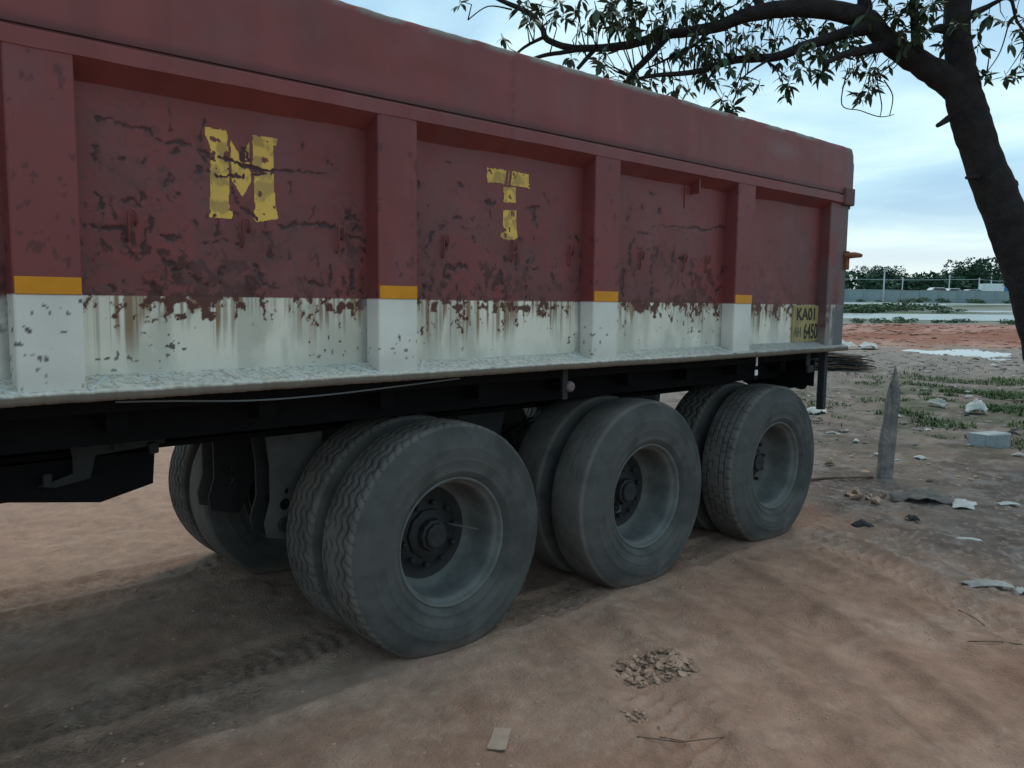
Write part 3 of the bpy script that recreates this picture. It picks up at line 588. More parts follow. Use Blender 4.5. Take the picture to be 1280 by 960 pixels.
b = nb(); prism(b, [(XR-.003, 2.55), (XR+.012, 2.52), (XR+.012, 2.32), (XR-.003, 2.32)], -.048, .09); part('rail_end_cap', b, 'reddust')
# gusset under the rail in the third bay
b = nb(); prism(b, [(.318, 2.258), (.328, 2.258), (.327, 2.16), (.319, 2.16)], -.03, .05); part('gusset', b, 'red')
b = nb(); box(b, .262, .270, .024, .04, 2.08, 2.255, .002); part('gusset', b, 'red')
# flange at the foot of the panels
X1 = np.concatenate([np.linspace(XF, -3.7, 120)[:-1], np.linspace(-3.7, XR+.03, 1700)]); ns = len(X1)
prof = np.array([(.045, 1.302), (.034, 1.300)]+[(.034-.094*t, 1.299-.035*t) for t in np.linspace(.06, 1, 22)]+[(-.064, 1.260), (-.066, 1.252), (-.066, 1.240), (-.063, 1.229), (-.02, 1.226)])
nv = len(prof); V = np.zeros((ns, nv, 3)); V[:, :, 0] = X1[:, None]; V[:, :, 1] = prof[None, :, 0]; V[:, :, 2] = prof[None, :, 1]
PY = np.repeat(prof[None, :, 0], ns, 0); PZ = np.repeat(prof[None, :, 1], ns, 0)
V[:, :, 2] += .007*(fbm(V[:, :, 0]*38, PY*60, 3, 150)-.5)*sst(.05, -.0, PY)+.008*(fbm(X1*1.5, X1*0, 3, 151)-.5)[:, None]*sst(1.28, 1.25, PZ) if False else .004*(fbm(V[:, :, 0]*75, PY*90, 3, 150)-.5)
V[:, -8:, 2] += (.010*(fbm(X1*1.5, X1*0, 4, 151)-.5))[:, None]; V[:, -8:, 1] += (.008*(fbm(X1*5, X1*0, 4, 153)-.5))[:, None]
xx = V[:, :, 0].ravel(); yy = PY.ravel(); z0 = PZ.ravel()
C = np.tile(np.array([.52, .485, .41]), (len(xx), 1)); flk = fbm(xx*62+yy*30, yy*95-xx*8, 3, 152)
C = mixc(C, np.array([.27, .245, .20]), sst(.47, .55, flk)*sst(-.064, -.055, yy)*.85); C = mixc(C, np.array([.64, .64, .60]), sst(.60, .68, flk)*.6)
C = mixc(C, np.array([.22, .215, .20]), sst(-.4, 1.6, xx)*.75)
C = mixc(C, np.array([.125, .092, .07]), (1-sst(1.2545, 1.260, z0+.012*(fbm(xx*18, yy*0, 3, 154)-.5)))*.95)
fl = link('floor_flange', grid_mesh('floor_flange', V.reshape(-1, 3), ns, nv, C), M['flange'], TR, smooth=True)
M['weld'] = mk('painted_weld', (.48, .50, .48), rough=.8, var=.25, scale=30, bump=.6, bscale=90)
for k, px in enumerate(POSTS[3:]):
    for sx, ex in ((-.10, -.004), (PW+.08, PW+.004)):
        if sx > 0 and k not in (1, 2): continue
        b = nb(); tube(b, [(px+sx+(ex-sx)*t, .030-.088*t, 1.297-.036*t) for t in np.linspace(0, 1, 9)], [.005+.002*rnd.random() for _ in range(9)], 6); part('weld_bead', b, M['weld'], fl, True)
# body core: inner skin, floor, far wall, front wall, tailgate
b = nb(); box(b, XF, XR, .052, .084, 1.24, 2.60); part('inner_skin', b, 'red')
b = nb(); box(b, XF, XR, .10, 2.146, 1.170, 1.2255); part('floor_plate', b, 'chassis')
b = nb(); box(b, XF, XR, 2.05, 2.09, 1.228, 2.56); part('side_wall', b, 'red')
b = nb(); box(b, XF, XR-.05, 2.03, 2.13, 2.561, 2.64, .01); part('top_rail', b, 'red')
for px in POSTS:
    b = nb(); box(b, px, px+PW, 2.092, 2.15, 1.228, 2.558); part('post', b, 'red')
b = nb(); box(b, XF-.05, XF-.002, -.05, 2.13, 1.228, 2.75, .01); part('front_wall', b, 'red')
b = nb(); box(b, XR-.03, XR+.001, .086, 2.048, 1.23, 2.46); tg = part('tailgate', b, 'reddust')
for yy_ in (.5, 1.03, 1.56):
    b = nb(); box(b, XR+.002, XR+.05, yy_-.05, yy_+.05, 1.25, 2.44, .006); part('tailgate_rib', b, 'reddust', tg)
b = nb(); tube(b, [(XR-.05, -.03, 1.90), (XR+.0, -.055, 1.90), (XR+.06, -.07, 1.905), (XR+.13, -.075, 1.905)], [.018, .022, .02, .014], 8)
box(b, XR-.04, XR+.012, -.052, -.03, 1.80, 1.93, .006); part('latch', b, 'rust', TR)
# number plate
b = nb(); box(b, 1.495, 1.852, YP-.012, YP+.006, 1.305, 1.548, .004); plate = part('number_plate', b, 'plate')
plate['label'] = 'grubby yellowish number plate reading KA01 6450'
def text_mesh(s, size, ext=.0008):
    cu = bpy.data.curves.new('txt', 'FONT'); cu.body = s; cu.size = size; cu.extrude = ext; cu.align_x = 'CENTER'; cu.offset = .0025
    ob = bpy.data.objects.new('txt', cu); COL.objects.link(ob); dg = bpy.context.evaluated_depsgraph_get(); me = bpy.data.meshes.new_from_object(ob.evaluated_get(dg)); bpy.data.objects.remove(ob)
    return me
for s, cx_, cz_, size, sx, mt in (('KA01', 1.672, 1.450, .115, 1.02, 'ink'), ('6450', 1.735, 1.322, .145, .66, 'ink'), ('AH', 1.56, 1.338, .09, .78, 'ink2')):
    me = text_mesh(s, size); o = link('lettering', me, M[mt], plate); o.location = (cx_, YP-.0135, cz_); o.rotation_euler = (R(90), 0, 0); o.scale = (sx, 1, 1)
# ---- chassis
for yb in (.66, 1.30):
    b = nb(); box(b, XF, XR-.25, yb+.05, yb+.065, .955, 1.155); box(b, XF, XR-.25, yb, yb+.12, .935, .957, .003); box(b, XF, XR-.25, yb, yb+.12, 1.153, 1.169); part('chassis_beam', b, 'chassis')
for i in range(18):
    x_ = XF+.3+i*.55
    if x_ > XR-.1: break
    b = nb(); box(b, x_, x_+.07, .20, 2.0, 1.085, 1.1695); part('cross_bearer', b, 'chassis')
b = nb(); box(b, XF, XR-.08, .30, .36, 1.03, 1.1695); part('side_runner', b, 'chassis')
# equipment under the neck
b = nb(); prism(b, [(-5.6, .79), (-2.95, .80), (-2.64, .752), (-2.44, .80), (-2.43, .93), (-2.46, .934), (-5.6, .934)], .62, .86); part('under_frame', b, 'chassis')
b = nb(); prism(b, [(-2.76, 1.07), (-2.40, 1.08), (-2.40, .965), (-2.66, .945), (-2.68, .86), (-2.80, .84), (-2.86, .85), (-2.74, .885), (-2.74, .95)], .585, .6); part('mounting_bracket', b, 'steel')
b = nb(); box(b, -2.47, -2.43, .56, .585, .93, .975, .01); box(b, -2.60, -2.575, .565, .585, .96, .99, .006); box(b, -2.845, -2.815, .56, .585, .85, .90, .008); part('bolt', b, 'steel')
b = nb(); prism(b, [(-2.42, .875), (-2.25, .872), (-2.30, .895), (-2.345, .90), (-2.345, .935), (-2.375, .935), (-2.38, .90), (-2.42, .90)], 1.20, 1.3); part('stop_bracket', b, 'steel')
for yl in (.42, 1.54):
    b = nb(); box(b, -6.6, -6.45, yl, yl+.14, .05, 1.17, .01); box(b, -6.66, -6.39, yl-.06, yl+.2, -.01, .05, .01); part('landing_leg', b, 'steel')
b = nb(); tube(b, [tuple(q[:3]) for q in smooth_path([(-2.75, .0, 1.215, 0), (-2.58, .0, 1.206, 0), (-2.295, .0, 1.187, 0), (-2.0, .0, 1.187, 0), (-1.67, .0, 1.20, 0), (-1.35, .0, 1.215, 0)], 6)], .0032, 5); part('cable', b, 'cable')
# marker lamp brackets
for x_, d_ in ((-.69, 0), (1.03, 1)):
    b = nb(); box(b, x_-.014, x_+.02, .004, .012, 1.075, 1.226, .002); br_ = part('lamp_bracket', b, 'steel' if not d_ else 'chassis')
    if not d_:
        b = nb(); lathe(b, [(.0, .001), (-.004, .014), (.002, .024), (.012, .028), (.02, .026)], 16, cy=(x_+.03, -.014, 1.137)); part('marker_lamp', b, 'lamp', br_, True)
    else:
        b = nb(); box(b, x_-.006, x_+.008, -.004, .003, 1.165, 1.222, .002); box(b, x_-.016, x_+.014, -.004, .003, 1.105, 1.14, .003); part('tape', b, 'whitebit', br_)
b = nb(); box(b, 1.70, 1.75, .02, .03, 1.13, 1.226, .004); box(b, 1.705, 1.79, .01, .03, 1.085, 1.14, .014); part('lamp_bracket', b, 'steel')
# rear guard posts and mud flaps
for y0 in (.02, 2.02):
    b = nb(); box(b, 1.955, 2.0, y0, y0+.05, .81, 1.226, .004); part('guard_post', b, 'steel')
for y0 in (.05, 1.48):
    b = nb(); a = [(y0+.56*t, .93+.05*vnoise(t*14, y0*7, 160)+.03*(t < .12)) for t in np.linspace(0, 1, 26)]
    poly = [(y0, 1.169)]+[(q[0], float(q[1])) for q in a]+[(y0+.56, 1.169)]
    va = [b.verts.new((1.86, q[0], q[1])) for q in poly]; vb = [b.verts.new((1.872, q[0], q[1])) for q in poly]; b.faces.new(va); b.faces.new(vb[::-1])
    for i in range(len(poly)): b.faces.new((va[i], vb[i], vb[(i+1) % len(poly)], va[(i+1) % len(poly)]))
    bmesh.ops.recalc_face_normals(b, faces=b.faces[:]); part('mud_flap', b, 'chassis')
# ---- hangers with holes
def plate_holes(outer, holes, y0, th):
    cu = bpy.data.curves.new('pl', 'CURVE'); cu.dimensions = '2D'; cu.fill_mode = 'BOTH'; cu.extrude = th/2; cu.bevel_depth = .0
    for P in [outer]+[[(hx+hr*math.cos(a), hz_+hr*math.sin(a)) for a in (2*math.pi*k/20 for k in range(20))] for hx, hz_, hr in holes]:
        s = cu.splines.new('POLY'); s.points.add(len(P)-1); s.use_cyclic_u = True
        for i, (a, b_) in enumerate(P): s.points[i].co = (a, b_, 0, 1)
    ob = bpy.data.objects.new('pl', cu); COL.objects.link(ob); dg = bpy.context.evaluated_depsgraph_get(); me = bpy.data.meshes.new_from_object(ob.evaluated_get(dg)); bpy.data.objects.remove(ob)
    me.transform(Matrix.Translation((0, y0, 0)) @ Matrix.Rotation(R(90), 4, 'X')); return me
HG = [(-1.945, .935), (-1.665, .935), (-1.67, .75), (-1.70, .64), (-1.745, .53), (-1.80, .435), (-1.945, .475), (-1.955, .54), (-1.925, .64), (-1.925, .80)]
for y0 in (.645, 1.435):
    for dx, ys_ in ((0, 0), (-.0, .15 if y0 < 1 else -.15)):
        o = link('spring_hanger', plate_holes(HG, [(-1.855, .615, .028), (-1.845, .675, .013)], y0+ys_, .014), M['dusty' if ys_ == 0 else 'steel'], TR)
    b = nb(); lathe(b, [(0, .001), (0, .032), (-.012, .034), (-.02, .026), (-.02, .001)], 12, cy=(-1.865, y0-.008, .525)); part('hanger_bolt', b, 'steel')
    for xm in (-.68, .68):
        b = nb(); prism(b, [(xm-.17, .935), (xm+.17, .935), (xm+.12, .75), (xm+.05, .56), (xm-.05, .56), (xm-.12, .75)], y0, y0+.014); part('spring_hanger', b, 'steel')
        b = nb(); prism(b, [(xm-.32, .60), (xm, .70), (xm+.32, .60), (xm+.32, .64), (xm, .78), (xm-.32, .64)], y0+.03, y0+.10); part('equaliser', b, 'steel')
    b = nb(); prism(b, [(1.72, .935), (1.95, .935), (1.92, .7), (1.88, .5), (1.78, .5), (1.74, .7)], y0, y0+.014); part('spring_hanger', b, 'steel')
    for wx in WX:
        for j in range(6):
            b = nb(); hl = .50-.06*j; pts = [(wx+hl*t, .66-.0+.03*j*0 - .018*j + .07*t*t*(1 if True else 0)) for t in np.linspace(-1, 1, 11)]
            poly = [(a_, c_) for a_, c_ in pts]+[(a_, c_-.015) for a_, c_ in pts[::-1]]; prism(b, poly, y0+.03, y0+.10); part('spring_leaf', b, 'steel')
for wx in WX:
    b = nb(); tube(b, [(wx, .20, .4826), (wx, 1.88, .4826)], .065, 16); part('axle', b, 'steel', TR, True)
# ---- wheels
ZC, RT = .4826, .5367
def tyre_mesh(kind):
    na = 330; tw = np.linspace(-.1125, .1125, 76)
    side = [(.1175, .514), (.124, .500), (.1285, .490), (.131, .476), (.1365, .452), (.1405, .435), (.1425, .430), (.1430, .426), (.1420, .421), (.1430, .405), (.1420, .385), (.1415, .380), (.1430, .376), (.1430, .372), (.1405, .367), (.1385, .345), (.1345, .331), (.1375, .326), (.1370, .321), (.1320, .314), (.125, .303), (.117, .293), (.109, .286)]
    prof = [(-a, r, 0) for a, r in side[::-1]]+[(t, RT-.0045*(t/.09)**2-.010*max(0, (abs(t)-.095)/.0175)**2, 1) for t in tw]+[(a, r, 0) for a, r in side]
    prof = np.array(prof); nv = len(prof); A = np.linspace(0, 2*np.pi, na+1)
    T = np.repeat(prof[None, :, 0], na+1, 0); Rr = np.repeat(prof[None, :, 1], na+1, 0).copy(); tm = np.repeat(prof[None, :, 2], na+1, 0); AA = np.repeat(A[:, None], nv, 1)
    ca, sa = np.cos(AA)*2, np.sin(AA)*2
    nz = fbm(ca*4+T*20+9, sa*4+T*13+9, 4, 170)
    g = np.zeros_like(T)
    if kind == 'zigzag':
        zz_ = .0095*np.clip(2.2*(2*np.abs(((AA*180/np.pi/10.0) % 1)*2-1)-1), -1, 1)
        for y0, w in ((-.070, .0085), (-.024, .0085), (.024, .0085), (.070, .0085)): g = np.maximum(g, (1-sst(w*.6, w*1.25, np.abs(T-y0-zz_))))
        sip = (((AA*180/np.pi/5.0+T*18) % 1) < .2)*.8; g = np.maximum(g, sip*(np.abs(T) > .080)); g = np.maximum(g, .6*sip)
        dep = .0065*sst(.28, .6, nz+.08)
    elif kind == 'block':
        for y0, w in ((-.062, .0045), (-.022, .004), (.022, .004), (.062, .0045)): g = np.maximum(g, (1-sst(w*.6, w*1.25, np.abs(T-y0))))
        row = np.floor((T+.0112*10)/.042); g = np.maximum(g, .8*(((AA*180/np.pi/7.0+row*.5) % 1) < .13)); dep = .006*sst(.35, .6, nz+.1)
    else:
        for y0 in (-.05, 0, .05): g = np.maximum(g, .6*(1-sst(.0015, .004, np.abs(T-y0))))
        g = np.maximum(g, .7*(((AA*180/np.pi/11+np.floor(T*30)*.37) % 1) < .07)*(np.abs(T) < .07)); dep = .0035*sst(.5, .62, nz)
    Rr -= g*dep*tm; Rr += .003*(nz-.5)*tm
    Xv = Rr*np.cos(AA); Zv = Rr*np.sin(AA)
    # load: flatten the foot and bulge the wall above it
    lim = -ZC+.002; over = np.maximum(lim-Zv, 0); Zv = np.where(over > 0, lim-.004*over/.05, Zv)
    dn = np.exp(-((AA-1.5*np.pi)/.42)**2); sw = sst(.30, .42, Rr)*(1-sst(.48, .535, Rr)); Tv = T+np.sign(T)*.020*dn*sw
    dust = fbm(Xv*6+T*8+30, Zv*6+30, 5, 171, .6)
    rub = np.array([.058, .057, .054]); dc = np.array([.138, .124, .112])
    C = np.tile(rub, (T.size, 1)); side_d = np.array([.092, .089, .084])
    t1 = tm.ravel(); C = mixc(C, side_d, (1-t1)*sst(.3, .65, dust.ravel())*.85); C = mixc(C, dc, t1*(.55+.45*sst(.3, .6, dust.ravel())))
    C = mixc(C, np.array([.018, .018, .018]), np.clip((g*tm).ravel()*dep.ravel()/.007, 0, 1)*.7)
    C = mixc(C, np.array([.19, .13, .10]), (1-sst(-.50, -.40, Zv.ravel()+.03*(dust.ravel()-.5)))*.45)
    return grid_mesh('tyre', np.stack([Xv, Tv, Zv], -1).reshape(-1, 3), na+1, nv, C, flip=True)
TY = {k: tyre_mesh(k) for k in ('zigzag', 'worn', 'block')}
for m_ in TY.values(): m_.materials.append(M['tyre']); m_.polygons.foreach_set('use_smooth', [True]*len(m_.polygons))
def mesh_of(bm, name, mat, smooth=True):
    me = bpy.data.meshes.new(name); bmesh.ops.recalc_face_normals(bm, faces=bm.faces[:]); bm.to_mesh(me); bm.free(); me.materials.append(M[mat])
    if smooth: me.polygons.foreach_set('use_smooth', [True]*len(me.polygons))
    return me
# local frame: wheel centre, outer face towards -Y (outer bulge at y=-.1425)
b = nb(); o_ = -.1425
lathe(b, [(o_+.05, .283), (o_+.036, .2935), (o_+.027, .2945), (o_+.0215, .290), (o_+.0225, .284), (o_+.030, .279), (o_+.042, .276), (o_+.05, .272), (o_+.054, .264), (o_+.075, .259), (o_+.12, .256), (o_+.17, .253), (o_+.205, .247), (o_+.222, .236), (o_+.232, .215)], 72)
lathe(b, [(o_+.21, .250), (o_+.238, .250), (o_+.25, .264), (o_+.26, .286), (o_+.255, .293)], 72)
RIM = mesh_of(b, 'wheel', 'rim')
b = nb(); lathe(b, [(o_+.2315, .216), (o_+.238, .19), (o_+.238, .165), (o_+.222, .15), (o_+.220, .10), (o_+.222, .001)], 60); DISC = mesh_of(b, 'wheel_disc', 'hub')
DISC2 = DISC.copy(); DISC2.materials.clear(); DISC2.materials.append(M['rim'])
b = nb(); lathe(b, [(o_+.225, .118), (o_+.205, .115), (o_+.198, .100), (o_+.194, .078), (o_+.165, .072), (o_+.160, .060), (o_+.145, .057), (o_+.140, .048), (o_+.141, .001)], 10)
HUB = mesh_of(b, 'hub', 'hub', False)
b = nb(); lathe(b, [(0, .012), (-.03, .012), (-.034, .008), (-.034, .001)], 6); NUT = mesh_of(b, 'wheel_nut', 'hub', False)
b = nb(); tube(b, [(.07, o_+.222, .04), (.10, o_+.15, .035), (.155, o_+.10, .022), (.20, o_+.09, .008)], .0055, 6); VAL = mesh_of(b, 'valve_stem', 'dusty')
b = nb()
lathe(b, [(o_+.20, .20), (o_+.30, .205), (o_+.34, .20), (o_+.34, .06)], 48); DRUM = mesh_of(b, 'brake_drum', 'hub')
def wheel(x, yc, kind, flip, outer):
    o = bpy.data.objects.new('wheel', RIM); COL.objects.link(o); o.parent = TR; o.location = (x, yc, ZC)
    if flip: o.rotation_euler = (0, 0, math.pi)
    t = bpy.data.objects.new('tyre', TY[kind]); COL.objects.link(t); t.parent = o
    dk = bpy.data.objects.new('wheel_disc', DISC2 if kind == 'block' else DISC); COL.objects.link(dk); dk.parent = o
    if outer:
        h = bpy.data.objects.new('hub', HUB); COL.objects.link(h); h.parent = o
        for k in range(10):
            a = 2*math.pi*(k+.3)/10; n_ = bpy.data.objects.new('wheel_nut', NUT); COL.objects.link(n_); n_.parent = o; n_.location = (.145*math.cos(a), o_+.226, .145*math.sin(a))
        if kind != 'block':
            v = bpy.data.objects.new('valve_stem', VAL); COL.objects.link(v); v.parent = o
            if kind == 'worn': v.rotation_euler = (0, R(160), 0)
    else:
        d = bpy.data.objects.new('brake_drum', DRUM); COL.objects.link(d); d.parent = o; d.rotation_euler = (0, 0, math.pi); d.location = (0, -.04, 0)
for wx, kd in zip(WX, ('zigzag', 'worn', 'block')):
    wheel(wx, .1425, kd, False, True); wheel(wx, .465, 'zigzag' if kd != 'worn' else 'worn', True, False)
    wheel(wx, 2.08-.1425, kd, True, True); wheel(wx, 2.08-.465, 'worn', False, False)
# ================================================================= TREE
TREE = empty('mango_tree', TRUNK[0][:3]); TREE.location.z = 0; TREE.name = 'leaning_tree'
tag(TREE, 'leaning dark-barked tree with a long limb reaching over the trailer', 'tree')
inv = Matrix.Translation(-TREE.location)
def tpart(name, bm, mat, smooth=True):
    bmesh.ops.transform(bm, matrix=inv, verts=bm.verts); return part(name, bm, mat, TREE, smooth)
def knobbly(P, sub, seed, n=12):
    Q = smooth_path(P, sub, .045 if P[0][3] < .25 else .02, seed); b = nb(); rr = [float(q[3])*(1+.02*(rnd.random()-.5)) for q in Q]; tube(b, [tuple(q[:3]) for q in Q], rr, n)
    for v in b.verts:
        k = fbm(np.array([v.co.x*4+v.co.y*4]), np.array([v.co.z*2.2]), 3, seed)[0]; c = min(Q, key=lambda q: (q[0]-v.co.x)**2+(q[1]-v.co.y)**2+(q[2]-v.co.z)**2)
        d = v.co-Vector(c[:3]); v.co += d*(k-.5)*.35
    return b
TRP = [list(p[:3])+[p[3]*.82] for p in TRUNK]; LIMBS = [[tuple(q[:3])+(q[3]*.86,) for q in Lm] for Lm in LIMBS]; TRP.insert(0, [TRUNK[0][0]+.02, TRUNK[0][1]-.01, -.35, .52])
tpart('trunk', knobbly(TRP, 7, 3, 20), 'bark')
LIMBS[11] = [LIMBS[11][0], tuple((np.array(LIMBS[11][0])*.35+np.array(LIMBS[11][1])*.65)[:3])+(.05,)]
BP = []
for i, Lm in enumerate(LIMBS):
    tpart('branch', knobbly(Lm, 5, 10+i, 10 if Lm[0][3] > .03 else 6), 'bark'); BP += [Vector(q[:3]) for q in smooth_path(Lm, 4)]
def cluster_mesh(seed, nleaf, mat='leaf'):
    rr = random.Random(seed); b = nb()
    for i in range(nleaf):
        a = 2*math.pi*i/nleaf+rr.uniform(-.4, .4); L_ = rr.uniform(.06, .15); w = L_*rr.uniform(.14, .21); el = rr.uniform(-.8, .6); dr = rr.uniform(.3, 2.0)
        st_ = Vector((0, 0, rr.uniform(-.03, .02))); prev = None; d = Vector((math.cos(a)*math.cos(el), math.sin(a)*math.cos(el), math.sin(el))); p = st_+d*.012
        side = d.cross(Vector((0, 0, 1))).normalized(); side = (side+Vector((0, 0, rr.uniform(-.5, .5)))).normalized()
        for k, ww in enumerate((.12, .8, 1.0, .62, .03)):
            row = (b.verts.new(p+side*w*ww), b.verts.new(p-Vector((0, 0, w*.25*ww))), b.verts.new(p-side*w*ww))
            if prev: b.faces.new((prev[0], prev[1], row[1], row[0])); b.faces.new((prev[1], prev[2], row[2], row[1]))
            prev = row; d = (d+Vector((0, 0, -.25*dr))).normalized(); p = p+d*L_/4
    tube(b, [(0, 0, .06), (0, 0, -.02)], .0035, 4)
    me = bpy.data.meshes.new('leaf_cluster'); b.to_mesh(me); b.free(); me.materials.append(M[mat]); return me
CM = [cluster_mesh(s, n) for s, n in ((1, 7), (2, 9), (3, 8), (4, 6), (5, 11), (6, 5), (7, 8), (8, 7), (9, 4))]
tw = nb(); ncl = 0
for i in range(1, len(TRUNK)): TRUNK[i] = TRUNK[i]
def add_cluster(P, sc_=1., obj=True):
    global ncl
    o = bpy.data.objects.new('leaf_cluster', rnd.choice(CM)); COL.objects.link(o); o.parent = TREE; o.location = Vector(P)-TREE.location
    o.rotation_euler = (rnd.uniform(-.5, .5), rnd.uniform(-.5, .5), rnd.uniform(0, 6.28)); s = sc_*rnd.uniform(.8, 1.25); o.scale = (s, s, s); ncl += 1
    n_ = min(BP, key=lambda q: (q-Vector(P)).length); P = Vector(P)
    if (n_-P).length < .9:
        md = (n_+P)/2+Vector((rnd.uniform(-.06, .06), rnd.uniform(-.06, .06), rnd.uniform(-.02, .10))); tube(tw, [n_, md, P+Vector((0, 0, .03))], [.008, .005, .003], 4, False)
for i, P in enumerate(CLUST):
    add_cluster(P)
    if 2 < i < 82: add_cluster((P[0]+rnd.uniform(-.13, .13), P[1]+rnd.uniform(-.13, .13), P[2]+rnd.uniform(-.09, .12)), .85)
    if 6 < i < 56: add_cluster((P[0]+rnd.uniform(-.16, .16), P[1]+rnd.uniform(-.16, .16), P[2]+rnd.uniform(-.10, .16)))
    if i > 70 and P[2] > 4.1: add_cluster((P[0]+rnd.uniform(-.2, .2), P[1]+rnd.uniform(-.2, .2), P[2]+rnd.uniform(-.02, .2)))
    if 6 < i < 32 or 38 < i < 46: add_cluster((P[0]+rnd.uniform(-.22, .22), P[1]+rnd.uniform(-.22, .22), P[2]+rnd.uniform(-.02, .26)))
tpart('twig', tw, 'bark')['kind'] = 'stuff'
# crown above, one mass
cb_v = []; cb_f = []
src = []
for me in CM:
    vs = np.array([v.co[:] for v in me.vertices]); fs = [tuple(p.vertices) for p in me.polygons]; src.append((vs, fs))
rs = np.random.RandomState(8)
cent = [(4.6, 1.2, 5.9, 1.5), (5.6, .4, 6.6, 1.6), (3.4, 2.3, 5.8, 1.1), (6.6, -.4, 6.2, 1.5), (5.3, 1.4, 7.6, 1.3), (6.6, -1.2, 5.0, 1.0)]
off = 0
for k in range(620):
    c = cent[rs.randint(len(cent))]; d = rs.normal(0, 1, 3); d = d/np.linalg.norm(d)*c[3]*rs.rand()**.4; P = np.array(c[:3])+d*np.array([1, 1, .6])
    if P[2] < 5.15 and P[0] < 6.2: continue
    vs, fs = src[rs.randint(len(src))]; a = rs.rand()*6.28; s = rs.uniform(1.0, 1.5); Rm = np.array([[math.cos(a), -math.sin(a), 0], [math.sin(a), math.cos(a), 0], [0, 0, 1]])
    cb_v.append(vs@Rm.T*s+P-np.array(TREE.location)); cb_f += [tuple(i+off for i in f) for f in fs]; off += len(vs)
me = bpy.data.meshes.new('crown'); me.from_pydata(np.concatenate(cb_v).tolist(), [], cb_f); o = link('crown', me, M['leaf'], TREE); o['kind'] = 'stuff'
# ================================================================= BACKGROUND
def foliage_mesh(seed, rx, rz, n=1500, q=.45, zc_=0, lobes=9):
    rr = np.random.RandomState(seed); lc = rr.normal(0, .45, (lobes, 3)); lc[:, 2] = np.abs(lc[:, 2])*.9-.25; lr = rr.uniform(.30, .55, lobes); V = []; Fc = []
    for i in range(n):
        k = rr.randint(lobes); d = rr.normal(0, 1, 3); d /= np.linalg.norm(d); p = (lc[k]+d*lr[k]*rr.uniform(.75, 1.05))*np.array([rx, rx, rz]); p[2] += zc_
        a = rr.normal(0, 1, 3); a /= np.linalg.norm(a); b_ = np.cross(a, rr.normal(0, 1, 3)); b_ /= np.linalg.norm(b_)+1e-9; s = q*rr.uniform(.5, 1.2)
        j = len(V); V += [p+a*s, p+b_*s*.6, p-a*s*.8, p-b_*s*.6]; Fc.append((j, j+1, j+2, j+3))
    return V, Fc
def far_tree_mesh(seed, h, w, mat, n=2400):
    V, Fc = foliage_mesh(seed, w, h*.5, n, h*.04, h*.5, 14); me = bpy.data.meshes.new('crown'); me.from_pydata([tuple(v) for v in V], [], Fc); me.materials.append(M[mat]); return me
FT = [(far_tree_mesh(50+i, 8.0, 4.2+.5*(i % 3), 'farleaf' if i % 2 else 'farleaf2')) for i in range(5)]
b = nb(); tube(b, [(0, 0, -.5), (.1, 0, 2), (0, .1, 5)], [.35, .28, .12], 8); FTK = mesh_of(b, 'trunk', 'bark')
rs = np.random.RandomState(21)
prof_px = [(-60, 1.0), (-10, .85), (10, .8), (30, .78), (40, .95), (48, .7), (58, .62), (70, .75), (80, .95), (90, 1.05), (98, 1.05), (106, .9), (115, 1.0), (125, .95), (140, 1.0), (170, 1.1)]
for i in range(40):
    L_ = 55+i*1.75+rs.uniform(-.8, .8); D_ = 168+rs.uniform(0, 22); pxq = (L_/D_*1020+640); hs = np.interp((pxq-1040)/1.9, [q[0] for q in prof_px], [q[1] for q in prof_px])
    x_, y_ = from_dl(D_, L_); t = empty('far_tree', (x_, y_, gz(x_, y_)), rs.rand()*6.28); s = 1.06*hs*rs.uniform(.88, 1.08); t.scale = (s, s, s)
    tag(t, 'bushy green tree in the distant row behind the boundary wall', 'tree', 'distant trees behind the boundary wall')
    for me, nm in ((FT[rs.randint(5)], 'crown'), (FTK, 'trunk')):
        o = bpy.data.objects.new(nm, me); COL.objects.link(o); o.parent = t
# denser dark understorey behind the wall
V, Fc = [], []
for i in range(5200):
    L_ = rs.uniform(25, 150); D_ = rs.uniform(158, 166); x_, y_ = from_dl(D_, L_); z_ = gz(x_, y_) if i % 40 == 0 else float(base_h(x_, y_)); hgt = rs.uniform(0, 4.6+1.0*math.sin(L_*.4)); a = rs.normal(0, 1, 3); a /= np.linalg.norm(a); b_ = np.cross(a, rs.normal(0, 1, 3)); b_ /= np.linalg.norm(b_); p = np.array([x_, y_, z_+hgt]); s = rs.uniform(.3, .8); j = len(V)
    V += [tuple(p+a*s), tuple(p+b_*s*.7), tuple(p-a*s), tuple(p-b_*s*.7)]; Fc.append((j, j+1, j+2, j+3))
me = bpy.data.meshes.new('hedge'); me.from_pydata(V, [], Fc); o = link('undergrowth', me, M['farleaf']); tag(o, 'dark green undergrowth massed below the distant trees', 'undergrowth', kind='stuff')
# tree showing beside the trunk, nearer than the wall
x_, y_ = from_dl(47, 29.0); t = empty('round_tree', (x_, y_, gz(x_, y_))); tag(t, 'small dark leafy tree standing behind the leaning trunk', 'tree')
V, Fc = foliage_mesh(77, 1.5, 1.7, 3000, .12, 3.1, 12); me = bpy.data.meshes.new('crown'); me.from_pydata([tuple(v) for v in V], [], Fc); link('crown', me, M['farleaf'], t)
b = nb(); tube(b, [(0, 0, -.2), (.05, 0, 1.2), (0, 0, 3)], [.14, .11, .06], 8); part('trunk', b, 'bark', t, True)
